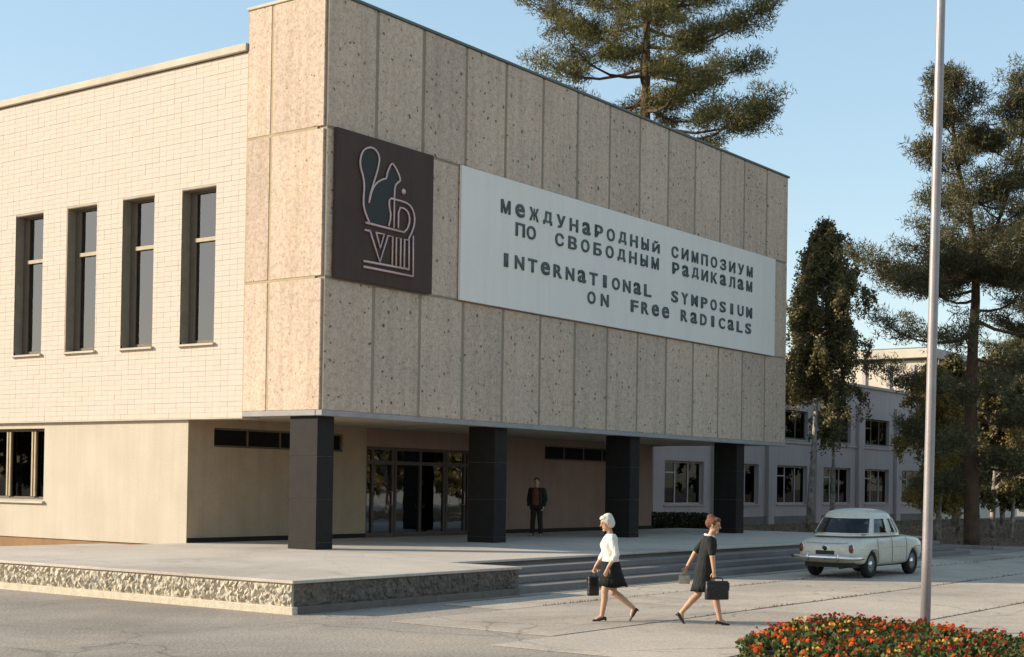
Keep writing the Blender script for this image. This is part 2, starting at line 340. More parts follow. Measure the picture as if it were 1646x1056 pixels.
# ------------------------------------------------------------------ entrance terrace with steps
ZP = .537
ter = thing('entrance_terrace', 'raised pale stone terrace with rough stone frieze and broad steps before the entrance', 'terrace', (0, 0, 0))
TX0, TX1, TY0, TY1 = -7.70, -1.6, -6.77, 5.6
box('terrace_core', M['step'], ter, TX0+.09, TX1, TY0+.09, TY1-.05, -.05, ZP-.05)
box('terrace_core', M['step'], ter, TX1+.001, 24.4, -4.9, 4.60, -.05, ZP-.051)
cap = MB(); cap.box(TX0-.03, TX1+.02, TY0-.03, TY1, ZP-.05, ZP); cap.build('cap_slab', M['terrace'], ter, .008)
cap = MB(); cap.box(TX1+.022, 24.5, -5.0, 4.62, ZP-.05, ZP-.0005); cap.build('cap_slab', M['terrace'], ter, .008)
for i, (yy, zz) in enumerate(((-5.55, .403), (-6.10, .269), (-6.65, .134))):
    box('step', M['step'], ter, TX1+.003, 24.5-.1*i, yy, -4.95, -.05 if i == 2 else zz-.134, zz, bevel=.012)
# base course and rough stones of the frieze
box('base_course', M['frieze'], ter, TX0-.02, TX0+.10, TY0-.02, TY1-.06, -.03, .125, bevel=.01)
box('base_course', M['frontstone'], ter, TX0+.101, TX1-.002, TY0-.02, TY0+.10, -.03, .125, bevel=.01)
def stone_mesh(w, h, seed):
    rr = random.Random(seed); b = bmesh.new(); nx, nz = 17, 9; P = []
    for i in range(nx):
        row = []
        for j_ in range(nz):
            u, v = i/(nx-1), j_/(nz-1); edge = min(u, 1-u)*nx*.9, min(v, 1-v)*nz*.9
            d = .008 if (i in (0, nx-1) or j_ in (0, nz-1)) else rr.choice((.0, .015, .035, .045, .055, .065, .07))*rr.uniform(.4, 1)
            row.append(b.verts.new(((u-.5)*w + (0 if i in (0, nx-1) else rr.uniform(-.02, .02)), -d, (v-.5)*h + (0 if j_ in (0, nz-1) else rr.uniform(-.014, .014)))))
        P.append(row)
    for i in range(nx-1):
        for j_ in range(nz-1):
            q = (P[i][j_], P[i+1][j_], P[i+1][j_+1], P[i][j_+1])
            if rr.random() < .5: b.faces.new((q[0], q[1], q[2])); b.faces.new((q[0], q[2], q[3]))
            else: b.faces.new((q[0], q[1], q[3])); b.faces.new((q[1], q[2], q[3]))
    bmesh.ops.recalc_face_normals(b, faces=b.faces)
    me = bpy.data.meshes.new('frieze_stone'); b.to_mesh(me); b.free(); me.materials.append(M['frieze']); return me
stones = [stone_mesh(.475, .352, 30+k) for k in range(9)]
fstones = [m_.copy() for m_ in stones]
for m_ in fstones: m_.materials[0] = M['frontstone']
box('frieze_backing', M['frieze'], ter, TX0+.035, TX0+.088, TY0+.036, TY1-.06, .126, ZP-.052)
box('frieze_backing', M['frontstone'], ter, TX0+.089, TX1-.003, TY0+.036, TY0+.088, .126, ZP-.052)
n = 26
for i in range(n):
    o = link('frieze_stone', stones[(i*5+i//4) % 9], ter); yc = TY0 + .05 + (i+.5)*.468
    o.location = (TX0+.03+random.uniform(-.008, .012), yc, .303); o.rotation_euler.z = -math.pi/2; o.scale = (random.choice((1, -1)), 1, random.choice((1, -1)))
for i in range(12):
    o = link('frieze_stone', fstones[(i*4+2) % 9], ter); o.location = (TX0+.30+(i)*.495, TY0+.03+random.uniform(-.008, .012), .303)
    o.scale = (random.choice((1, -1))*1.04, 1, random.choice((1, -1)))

# ------------------------------------------------------------------ main building
ZB, ZT, LF, DW = 3.605, 13.338, 24.047, 4.627
inst = thing('institute_building', 'pale modernist institute block with overhanging pebble-concrete upper storey on dark columns', 'building')
PW = LF/14; rowsz = [(ZB+.13, 6.74), (6.80, 10.17), (10.23, ZT-.05)]
pm = {}
for r_, (z0, z1) in enumerate(rowsz):
    for i in range(14):
        gpx = .055
        key = r_
        if key not in pm: pm[key] = MB().box(gpx, PW-gpx, 0, .085, z0, z1).build('facade_panel', M['pebble'], inst, .012); o = pm[key]
        else: o = link('facade_panel', pm[key].data, inst)
        o.location = (i*PW, random.uniform(-.004, .004), 0)
        if i == 0: o.scale.x = 1.0
box('facade_backing', M['joint'], inst, .05, LF-.04, .022, .30, ZB+.132, ZT-.06)
box('drip_band', M['band'], inst, .004, LF, -.006, .20, ZB, ZB+.128, bevel=.012)
BY = 2.606
for (z0, z1) in rowsz:
    for (y0, y1) in ((.09, 1.745), (1.81, BY-.03)):
        box('side_panel', M['pebble'], inst, 0, .085, y0, y1, z0, z1, bevel=.012)
box('side_backing', M['sidejoint'], inst, .014, .049, .301, BY-.002, ZB+.132, ZT-.06)
box('drip_band', M['band'], inst, -.004, .19, .201, BY-.01, ZB+.001, ZB+.127, bevel=.01)
box('upper_core', M['band'], inst, .30, LF-.3, .302, BY, ZB+.2, ZT-.2)
box('end_wall', M['cream'], inst, LF-.29, LF-.041, .302, BY, ZB+.02, ZT-.07)
box('roof_coping', M['flash'], inst, -.035, LF+.03, -.04, .35, ZT-.048, ZT+.025, bevel=.01)
box('roof_coping', M['coping'], inst, -.034, .35, .352, BY+.03, ZT-.049, ZT+.024, bevel=.01)
box('front_roof', M['flash'], inst, .36, LF-.05, .36, BY-.01, ZT-.19, ZT-.12)
box('soffit', M['soffit'], inst, .10, LF-.08, .21, DW+.3, ZB+.035, ZB+.16)
for x0 in (.11, 6.88, 13.75, 20.72):
    c = MB().box(x0+.012, x0+.538, .232, 1.088, ZP-.001, ZB+.034).build('column', M['joint'], inst)
    zc = [ZP, ZP+.16, ZP+1.15, ZP+2.14, ZB+.033]
    for k in range(4): MB().box(x0-.004*(k == 0), x0+.55+.004*(k == 0), .22-.004*(k == 0), 1.10+.004*(k == 0), zc[k]+.0025, zc[k+1]-.0025).build('cladding_slab', M['granite'], c, .006)

# upper side wall in pale brick, with deep windows
XW = .045
WZ0, WZ1 = 5.47, 9.25; wys = [(3.66+2.256*k, 3.66+2.256*k+1.228) for k in range(6)]; YE = 17.6
wall = MB(); wall.box(XW+.007, .62, BY+.002, YE, ZB, WZ0-.06); wall.box(XW+.007, .62, BY+.002, YE, WZ1, 12.33)
ys = [BY+.002] + [v for w in wys for v in w] + [YE]
for k in range(0, len(ys), 2): wall.box(XW+.007, .62, ys[k], ys[k+1], WZ0-.0601, WZ1+.0001)
wall.build('brick_wall_core', M['mortar'], inst)
bh, bl = .1265, .262; bm_ = MB(); zr = ZB+.006; ri = 0
def solid_spans(z0, z1):
    if z1 <= WZ0-.06 or z0 >= WZ1-.02: return [(BY+.006, YE)]
    return [(ys[k], ys[k+1]) for k in range(0, len(ys), 2)]
while zr < 12.33-.05:
    z1 = min(zr+bh-.005, 12.325); thick = .016 if ri % 3 == 2 else .010
    for (a, b_) in solid_spans(zr, z1):
        y = math.floor(a/bl)*bl
        while y < b_-.01:
            y0, y1 = max(a, y), min(b_, y+bl-.005)
            if y1-y0 > .03:
                p = XW + random.uniform(-.0025, .0025); zt_ = z1 - (thick-.010)
                bm_.add([(p, y0, zr), (p, y1, zr), (p, y1, zt_), (p, y0, zt_), (XW+.06, y0, zr), (XW+.06, y1, zr), (XW+.06, y1, zt_), (XW+.06, y0, zt_)],
                        [(0, 3, 2, 1), (0, 1, 5, 4), (3, 7, 6, 2), (0, 4, 7, 3), (1, 2, 6, 5)])
            y += bl
    zr += bh; ri += 1
tag(bm_.build('brick_facing', M['brick'], inst, fix=False), kind='stuff')
box('brick_drip', M['coping'], inst, XW-.012, .60, BY+.01, YE, ZB-.03, ZB-.001)
cop = MB().box(XW-.10, .75, BY+.002, YE+.1, 12.345, 12.53).build('wing_coping', M['coping'], inst, .015)
box('coping_shadow_strip', M['frame'], inst, XW-.02, .70, BY+.003, YE, 12.326, 12.344)  # dark strip paints the shadow line under the coping
def side_window(y0, y1, z0, z1, xg, matf, transom=None, mull=None, curtains=True, parent=inst, sill_out=.08):
    w = MB(); t = .07; tf = .24 if transom else t
    f = MB(); f.box(xg, xg+.09, y0, y0+t, z0, z1); f.box(xg, xg+.09, y1-tf, y1, z0, z1); f.box(xg, xg+.09, y0+t, y1-tf, z0, z0+t); f.box(xg, xg+.09, y0+t, y1-tf, z1-t, z1)
    if transom: f.box(xg-.025, xg+.085, y0+t+.001, y1-tf-.001, transom-.05, transom+.05)
    if mull:
        for my in mull: f.box(xg-.03, xg+.08, my-.055, my+.055, z0+t+.001, z1-t-.001)
    win = f.build('window', matf, parent, .006)
    spans = [(z0+t, z1-t)] if not transom else [(z0+t, transom-.05), (transom+.05, z1-t)]
    for (a, b_) in spans: box('pane', M['glass'] if transom else M['darkglass'], win, xg+.035, xg+.043, y0+t, y1-tf, a, b_)
    if transom: box('transom', M['woodframe'], win, xg-.045, xg-.0255, y0+t, y1-tf, transom-.05, transom+.045)
    s = MB(); s.add([(.045-sill_out, y0-.05, z0-.05), (xg, y0-.05, z0+.0), (xg, y1+.05, z0+.0), (.045-sill_out, y1+.05, z0-.05),
                     (.045-sill_out, y0-.05, z0-.10), (xg, y0-.05, z0-.058), (xg, y1+.05, z0-.058), (.045-sill_out, y1+.05, z0-.10)],
                    [(0, 1, 2, 3), (4, 7, 6, 5), (0, 3, 7, 4), (0, 4, 5, 1), (3, 2, 6, 7), (1, 5, 6, 2)]); s.build('sill', M['coping'], win)
    if transom:
        for yy, dy in ((y0, .012), (y1-.012, .012)): box('reveal', M['reveal'], win, .062, xg-.001, yy+.0005, yy+dy-.0005, z0+.03, z1-.001)
        box('reveal', M['reveal'], win, .062, xg-.001, y0+.013, y1-.013, z1-.014, z1-.0015)
        box('pane_backing', M['pane_backing'], win, xg+.10, xg+.105, y0+t, y1-t, transom+.03 - random.uniform(0, .5)*(random.random() < .4), z1-t)
    if curtains:
        P = []
        seed = random.uniform(0, 6)
        for i in range(40):
            u = i/39; yy = y0+t + (y1-y0-2*t)*u
            P.append([(xg+.30+.035*math.sin(u*38+seed)+.02*math.sin(u*91), yy, z0+.05), (xg+.30+.03*math.sin(u*38+seed+.3), yy, transom-.1 if transom else z1-.3)])
        MB().grid(P).build('curtain', M['curtain'], win)
    return win
for k, (y0, y1) in enumerate(wys): side_window(y0+.002, y1-.002, WZ0, WZ1-.002, .31, M['frame'], transom=8.02 - .02*(k % 2))
# interior floor / back wall so that the windows look into a real room
box('room_back_wall', M['dark'], inst, 3.2, 3.3, BY+.1, YE-.1, ZB+.2, 12.2)
box('wing_roof', M['flash'], inst, .63, LF-.1, BY+.01, YE-.01, 12.20, 12.32)
box('wing_floor', M['dark'], inst, .63, LF-.1, DW+.31, YE-.01, ZB+.02, ZB+.15)
box('wing_end_wall', M['cream'], inst, LF-.4, LF-.101, BY+.01, YE-.02, ZB+.16, 12.19)
box('wing_rear_wall', M['cream'], inst, .63, LF-.41, YE-.3, YE-.02, ZB+.16, 12.19); box('lower_rear_wall', M['cream'], inst, .63, 22.2, 14.01, 14.3, -.05, ZB+.019)
# lower storey side wall
XL = .15; LW = (10.34, 13.9); LZ = (1.50, 3.42)
lw_ = MB(); lw_.box(XL, .62, DW+.002, LW[0], .47, ZB-.031); lw_.box(XL, .62, LW[1], YE, .47, ZB-.031); lw_.box(XL, .62, LW[0]+.0005, LW[1]-.0005, .47, LZ[0]-.06); lw_.box(XL, .62, LW[0]+.0005, LW[1]-.0005, LZ[1], ZB-.0315)
lw_.build('lower_wall', M['cream'], inst)
w = side_window(LW[0]+.002, LW[1]-.002, LZ[0], LZ[1]-.002, .34, M['frame'], mull=[10.98, 12.1], curtains=False, sill_out=-.02)
for my in (10.98, 12.1):
    box('mullion', M['woodframe'], w, .27, .309, my-.09, my-.03, LZ[0]+.08, LZ[1]-.08); box('mullion', M['woodframe'], w, .27, .309, my+.03, my+.09, LZ[0]+.08, LZ[1]-.08)
box('room_back_wall', M['dark'], inst, 2.6, 2.7, DW+.4, YE-.4, 0, ZB)
box('plinth', M['plinth'], inst, XL+.04, .60, DW+.01, YE-.01, -.05, .4695)
# entrance wall below the overhang
GX0, GX1, GZ = 6.72, 11.55, 3.12
CL = ((1.0, 5.75), (15.55, 20.4)); CZ0, CZ1 = 2.93, 3.42
ew = MB(); y0, y1 = DW, DW+.28
xs = [.151, CL[0][0], CL[0][1], GX0]
def wallseg(xa, xb, za, zb): ew.box(xa, xb, y0, y1, za, zb)
wallseg(.151, GX0, ZP-.01, CZ0); wallseg(.151, CL[0][0], CZ0+.0001, CZ1); wallseg(CL[0][1], GX0, CZ0+.0001, CZ1); wallseg(.151, GX0, CZ1+.0001, ZB+.034)
ew.build('entrance_wall', M['entrylit'], inst); ew = MB()
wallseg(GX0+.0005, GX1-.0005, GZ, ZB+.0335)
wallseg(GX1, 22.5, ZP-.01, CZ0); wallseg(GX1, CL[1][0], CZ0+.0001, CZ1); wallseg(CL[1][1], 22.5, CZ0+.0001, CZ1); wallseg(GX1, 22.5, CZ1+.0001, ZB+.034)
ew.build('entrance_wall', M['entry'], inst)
box('skirting', M['granite'], inst, .16, GX0-.01, DW-.02, DW-.0005, ZP+.001, ZP+.12); box('skirting', M['granite'], inst, GX1+.01, 22.49, DW-.02, DW-.0005, ZP+.001, ZP+.12)
box('entrance_side_wall', M['entry'], inst, 22.22, 22.499, DW+.281, 14.0, -.05, ZB+.0)
for (xa, xb) in CL:
    f = MB(); f.box(xa, xb, DW+.06, DW+.12, CZ0+.001, CZ0+.05); f.box(xa, xb, DW+.06, DW+.12, CZ1-.05, CZ1-.001)
    k = 4
    for i in range(k+1): xm = xa+.025+(xb-xa-.05)*i/k; f.box(xm-.025, xm+.025, DW+.055, DW+.125, CZ0+.0505, CZ1-.0505)
    o = f.build('clerestory_window', M['frame'], inst)
    for i in range(k): box('pane', M['louvre'], o, xa+.05+(xb-xa-.05)*i/k, xa+.001+(xb-xa-.05)*(i+1)/k, DW+.085, DW+.093, CZ0+.05, CZ1-.05)
gl = MB(); yy0, yy1 = DW+.05, DW+.15
posts = [GX0, 7.02, 7.90, 8.02, 9.15, 10.28, 10.40, 11.28, GX1-.1]
for x in posts: gl.box(x, x+.09, yy0, yy1, ZP, GZ-.001)
gl.box(GX0+.09, GX1-.1, yy0+.003, yy1-.003, 2.62, 2.72); gl.box(GX0+.09, GX1-.1, yy0+.004, yy1-.004, GZ-.09, GZ-.002); gl.box(GX0+.09, GX1-.1, yy0+.005, yy1-.005, ZP, ZP+.12)
ent = gl.build('entrance_glazing', M['bronze'], inst)
for a, b_ in zip(posts[:-1], posts[1:]):
    if b_-a < .2: continue
    box('pane', M['doorglass'], ent, a+.09, b_, DW+.095, DW+.103, ZP+.12, 2.62); box('pane', M['doorglass'], ent, a+.09, b_, DW+.0951, DW+.1031, 2.72, GZ-.09)
for xd in (7.05+.06, 7.05+.80, 10.40+.12, 10.40+.84):
    h = MB(); h.tube([(xd, yy0-.001, 1.45), (xd, yy0-.06, 1.47), (xd, yy0-.06, 1.83), (xd, yy0-.001, 1.85)], .014, 6); h.build('door_handle', M['tube'], ent)
box('hall_floor', M['step'], inst, .63, 22.2, DW+.30, 14, .3, ZP-.002); box('hall_back_wall', M['entry'], inst, 2.71, 22.2, 11.0, 11.2, ZP, ZB)

# ------------------------------------------------------------------ white sign with letters
SX0, SX1, SZ0, SZ1 = 4.872, 22.858, 6.771, 10.199
sign = thing('sign_board', 'long white symposium sign with dark Russian and English lettering on the facade', 'sign', (SX0, -.03, SZ0))
SB = MB()
NB = 9
for i in range(NB):
    a, b_ = (SX1-SX0)*i/NB, (SX1-SX0)*(i+1)/NB
    o = MB().box(a+.0015, b_-.0015, -.07, 0, 0, SZ1-SZ0).build('panel', M['white'], sign, .003)
fr = MB(); fr.box(.05, SX1-SX0-.05, .0005, .03, .05, .12); fr.box(.05, SX1-SX0-.05, .0005, .03, SZ1-SZ0-.12, SZ1-SZ0-.05); fr.build('batten', M['frame'], sign)
fc = bpy.data.curves.new('font_probe', 'FONT'); fo = bpy.data.objects.new('font_probe', fc); COL.objects.link(fo)
fc.offset = 0.018; fc.resolution_u = 4
GL = {}
def glyph(ch, w, h, ext):
    ch = {'е': 'e', 'а': 'a'}.get(ch, ch); key = ch
    if key not in GL:
        fc.body = ch; dg = DG(); dg.update(); me = bpy.data.meshes.new_from_object(fo.evaluated_get(dg))
        b = bmesh.new(); b.from_mesh(me); bpy.data.meshes.remove(me)
        xs_ = [v.co.x for v in b.verts]; zs_ = [v.co.y for v in b.verts]
        x0, x1, z0, z1 = min(xs_), max(xs_), min(zs_), max(zs_)
        ww = w*(.42 if (x1-x0) < .25 else 1.0)
        for v in b.verts: v.co = Vector(((v.co.x-(x0+x1)/2)/(x1-x0)*ww, 0, (v.co.y-z0)/(z1-z0)*h))
        ret = bmesh.ops.extrude_face_region(b, geom=b.faces[:])
        for v in [e for e in ret['geom'] if isinstance(e, bmesh.types.BMVert)]: v.co.y -= ext
        bmesh.ops.recalc_face_normals(b, faces=b.faces)
        me = bpy.data.meshes.new('letter'); b.to_mesh(me); b.free(); me.materials.append(M['letter']); GL[key] = me
    return GL[key]
lines = [([('МеЖДУНаРОДНЫЙ', 6.55, 14.76), ('СИМПОЗИУМ', 15.52, 21.05)], 9.25), ([('ПО', 7.22, 8.14), ('СВОБОДНЫМ', 9.09, 14.72), ('РаДИКаЛаМ', 15.58, 21.03)], 8.74),
         ([('INTeRNaTIONaL', 6.60, 14.30), ('SYMPOSIUM', 15.54, 21.05)], 7.85), ([('ON', 10.76, 11.88), ('FRee', 13.13, 15.39), ('RaDICaLS', 16.15, 20.99)], 7.30)]
for words, zb in lines:
    for wd, xa, xb in words:
        lw2 = .41; step = (xb-xa-lw2)/(len(wd)-1)
        for i, ch in enumerate(wd):
            xc = xa+lw2/2+step*i
            o = link('letter', glyph(ch, lw2, .36, .03), sign); o.location = (xc-SX0, -.0705, zb-SZ0 + .012*(xc-6.5)/1.5*.6 + random.uniform(-.006, .006)); o.rotation_euler.y = random.uniform(-.008, .008)
bpy.data.objects.remove(fo)

# ------------------------------------------------------------------ emblem board
EX0, EX1 = .224, 3.711
emb = thing('emblem_board', 'dark brown square emblem board with squirrel outline and numeral VIII beside sign', 'sign', (EX0, -.03, SZ0))
for i in range(4):
    a, b_ = (EX1-EX0)*i/4, (EX1-EX0)*(i+1)/4
    MB().box(a+.001, b_-.001, -.10, 0, 0, SZ1-SZ0+.01).build('plank', M['board'], emb, .002)
fr = MB(); fr.box(.05, EX1-EX0-.05, .0005, .03, .2, .3); fr.box(.05, EX1-EX0-.05, .0005, .03, 3.0, 3.1); fr.build('batten', M['frame'], emb)
def smooth_path(pts, it=2):
    P = [Vector((p[0], 0, p[1])) for p in pts]
    for _ in range(it):
        Q = [P[0]]
        for a, b_ in zip(P[:-1], P[1:]): Q += [a*.75+b_*.25, a*.25+b_*.75]
        P = Q + [P[-1]]
    return P
def tube_line(name, pts, sm=0, r=.024):
    P = smooth_path(pts, sm) if sm else [Vector((p[0], 0, p[1])) for p in pts]
    P = [(p.x-EX0, -.135, p.z-SZ0) for p in P]
    t = MB(); t.tube(P, r, 6); t.build(name, M['tube'], emb)
def plate(name, pts, sm=1):
    P = smooth_path(pts + [pts[0]], sm)[:-1]; n_ = len(P); V = [(p.x-EX0, -.1005, p.z-SZ0) for p in P] + [(p.x-EX0, -.118, p.z-SZ0) for p in P]
    MB().add(V, [tuple(range(n_)), tuple(range(2*n_-1, n_-1, -1))] + [(i, (i+1) % n_, (i+1) % n_+n_, i+n_) for i in range(n_)]).build(name, M['squirrel'], emb)
plate('body_plate', [(1.31, 8.20), (1.14, 8.47), (1.12, 8.72), (1.15, 9.02), (1.10, 9.22), (1.01, 9.40), (.99, 9.58), (1.07, 9.80), (1.28, 9.92), (1.50, 9.91), (1.63, 9.78), (1.57, 9.50), (1.44, 9.18), (1.31, 8.84), (1.30, 8.66), (1.41, 8.95), (1.58, 9.15), (1.80, 9.27), (1.92, 9.29), (1.95, 9.47), (2.08, 9.70), (2.32, 9.50), (2.39, 9.36), (2.20, 9.20), (2.18, 8.90), (2.02, 8.80), (2.03, 8.66), (2.09, 8.45), (2.01, 8.20)])
tube_line('tail_outline', [(1.30, 8.64), (1.33, 8.83), (1.47, 9.18), (1.60, 9.50), (1.66, 9.78), (1.50, 9.94), (1.28, 9.95), (1.05, 9.82), (.96, 9.58), (.99, 9.40), (1.08, 9.22), (1.13, 9.02), (1.10, 8.72), (1.12, 8.47), (1.31, 8.19)], 2)
tube_line('body_outline', [(1.30, 8.64), (1.40, 8.97), (1.57, 9.17), (1.80, 9.29), (1.90, 9.31), (1.93, 9.47), (2.08, 9.73), (2.20, 9.66), (2.34, 9.51), (2.42, 9.36), (2.34, 9.31), (2.21, 9.20), (2.20, 8.88)], 1)
tube_line('paw_outline', [(2.21, 8.88), (2.08, 8.88), (2.01, 8.80), (2.02, 8.66), (2.09, 8.45), (2.01, 8.20)], 1)
MB().lathe([(0, .0), (.055, .0), (.075, -.02), (.055, -.05), (0, -.055)], 12, 'y', (2.55-EX0, -.101, 9.12-SZ0)).build('nut', M['tube'], emb)
tube_line('letter_outline', [(2.10, 8.87), (2.60, 8.87), (2.84, 8.80), (2.96, 8.60), (2.96, 8.40), (2.88, 8.20), (2.76, 8.02)], 1)
tube_line('letter_outline', [(2.36, 8.20), (2.36, 8.71), (2.60, 8.71), (2.74, 8.62), (2.78, 8.45), (2.72, 8.26), (2.58, 8.14)], 1)
tube_line('letter_outline', [(2.20, 8.88), (2.20, 8.18)])
tube_line('bar', [(1.20, 8.16), (2.58, 8.135)], 0, .028); tube_line('bar', [(1.17, 7.985), (1.35, 7.985)], 0, .026)
tube_line('numeral_stroke', [(1.36, 7.98), (1.71, 7.30), (1.99, 7.97), (2.16, 7.97), (2.16, 7.27)]); tube_line('numeral_stroke', [(1.55, 7.98), (1.85, 7.98), (1.72, 7.64), (1.57, 7.98)])
tube_line('numeral_stroke', [(2.30, 7.27), (2.30, 7.97), (2.46, 7.97), (2.46, 7.27)]); tube_line('numeral_stroke', [(2.60, 7.27), (2.60, 7.97), (2.74, 7.97)]); tube_line('numeral_stroke', [(2.76, 8.02), (2.78, 7.27)])
tube_line('numeral_stroke', [(2.92, 8.10), (2.94, 7.12)])
tube_line('bar', [(1.15, 7.255), (2.78, 7.265)], 0, .028); tube_line('bar', [(1.15, 7.125), (2.94, 7.115)], 0, .028)

# ------------------------------------------------------------------ far building
far = thing('far_building', 'long two-storey pale building with broad windows standing beyond the lawn', 'building')
FY = 13.0; FX0, FX1 = 23.5, 74.5; bay, ww0, W0 = 6.2, 3.95, 37.85
fz = [(1.22, 3.40), (4.90, 6.56)]
wx = [W0 + bay*(k-2) for k in range(8)]
fwm = MB()
zcuts = [-.05, 1.22, 3.40, 4.90, 6.56, 8.45]
for za, zb in ((-.05, 1.22), (3.40, 4.90), (6.56, 8.45)): fwm.box(FX0, FX1, FY, FY+.4, za, zb)
for za, zb in fz:
    e = [FX0] + [v for x in wx for v in (x, x+ww0)] + [FX1]
    for k in range(0, len(e), 2): fwm.box(e[k], e[k+1], FY, FY+.4, za+.0001, zb-.0001)
fwm.build('wall', M['farwall'], far)
for k in range(-2, 7):
    x = W0 - 1.45 + bay*k
    if FX0 < x < FX1-1: box('pilaster', M['farwall'], far, x, x+.7, FY-.22, FY+.0, .0, 7.4, bevel=.01)
box('parapet', M['farwall'], far, FX0-.1, FX1+.1, FY-.12, FY+.5, 8.451, 8.62); box('string_course', M['farwall'], far, FX0, FX1, FY-.07, FY-.001, 4.66, 4.80)
box('plinth', M['step'], far, FX0, FX1, FY-.06, FY-.001, -.04, .55)
box('roof', M['flash'], far, FX0, FX1, FY+.4, FY+9, 8.2, 8.44); box('end_wall', M['farwall'], far, FX1-.3, FX1-.01, FY+.401, FY+9, -.05, 8.19); box('rear_wall', M['farwall'], far, FX0, FX1-.31, FY+8.7, FY+8.99, -.05, 8.19)
box('end_wall', M['farwall'], far, FX0+.01, FX0+.3, FY+.401, FY+8.69, -.05, 8.19)
box('floor', M['dark'], far, FX0+.31, FX1-.31, FY+.41, FY+8.69, 4.0, 4.2); box('room_back_wall', M['dark'], far, FX0+.31, FX1-.31, FY+3, FY+3.1, 0, 8.19)
for fi, (za, zb) in enumerate(fz):
    for k, x in enumerate(wx):
        f = MB(); t = .1; ya, yb = FY+.18, FY+.27
        f.box(x, x+t, ya, yb, za, zb); f.box(x+ww0-t, x+ww0, ya, yb, za, zb); f.box(x+t, x+ww0-t, ya, yb, za, za+t); f.box(x+t, x+ww0-t, ya, yb, zb-t, zb)
        for q in (1/3, 2/3): f.box(x+ww0*q-.05, x+ww0*q+.05, ya+.005, yb-.005, za+t, zb-t)
        f.box(x+t, x+ww0/3-.05, ya+.006, yb-.006, zb-.62, zb-.55)
        o = f.build('window', M['farwall'] if fi == 0 else M['frame'], far)
        for q in range(3): box('pane', M['farglass'], o, x+max(t, ww0*q/3+.05), x+min(ww0-t, ww0*(q+1)/3-.05), FY+.22, FY+.228, za+t, zb-t)
        box('sill', M['farwall'], o, x-.1, x+ww0+.1, FY-.06, FY+.179, za-.07, za-.0005)
        if (k+fi) % 2 == 0: MB().grid([[(x+.2+u*.06, FY+.5+.06*math.sin(u*1.7), za+.1), (x+.2+u*.06, FY+.5+.06*math.sin(u*1.7), zb-.05)] for u in range(14)]).build('curtain', M['curtain'], o)
hall = thing('sunlit_hall', 'sunlit cream upper block with dark roof line showing behind the far building', 'building', (75, 10, 0))
hall.location = (0, 0, 0)
box('wall', M['farlit'], hall, 75, 95, 13.5, 30, -.05, 11.2); 
for y in (14.5, 16.3, 18.1, 19.9, 21.7, 23.5, 25.3, 27.1): box('pilaster', M['farwall'], hall, 74.86, 74.999, y, y+.28, 0, 10.9)
box('painted_cornice_shadow', M['frame'], hall, 74.85, 95, 13.4, 30, 11.201, 11.35); box('fascia', M['farlit'], hall, 74.5, 95.4, 13.1, 30.4, 11.351, 12.0, bevel=.03); box('roof', M['flash'], hall, 74.8, 95, 13.4, 30, 12.001, 12.1)  # dark strip stands in for the shadow beneath the fascia

# ------------------------------------------------------------------ trees
def needles(centres, n_each, rad, length, width, rng, upbias=0.35):
    """needle tufts: loose triangles scattered round twig ends; rad = (rx, ry, rz) of a clump"""
    C_ = np.repeat(np.asarray(centres), n_each, axis=0); k = len(C_)
    d = rng.normal(size=(k, 3)); d /= np.linalg.norm(d, axis=1)[:, None]
    off = d*(rng.random(k)**0.45)[:, None]*np.asarray(rad)
    t = d*0.8 + rng.normal(size=(k, 3))*0.6; t[:, 2] += upbias; t /= np.linalg.norm(t, axis=1)[:, None]
    s = np.cross(t, rng.normal(size=(k, 3))); s /= np.linalg.norm(s, axis=1)[:, None]
    L = (length*rng.uniform(.6, 1.3, k))[:, None]; W = width/2
    p = C_+off; V = np.zeros((k, 3, 3)); V[:, 0] = p - s*W - t*L*.4; V[:, 1] = p + s*W - t*L*.4; V[:, 2] = p + t*L*.6
    return V.reshape(-1, 3)
def leaves(centres, size, rng, droop=0.5):
    C_ = np.asarray(centres); k = len(C_)
    t = rng.normal(size=(k, 3)); t[:, 2] -= droop; t /= np.linalg.norm(t, axis=1)[:, None]
    s = np.cross(t, rng.normal(size=(k, 3))); s /= np.linalg.norm(s, axis=1)[:, None]
    L = (size*rng.uniform(.6, 1.3, k))[:, None]
    V = np.zeros((k, 4, 3)); V[:, 0] = C_ - t*L*.5; V[:, 1] = C_ + s*L*.36; V[:, 2] = C_ + t*L*.6; V[:, 3] = C_ - s*L*.36
    return V.reshape(-1, 3)
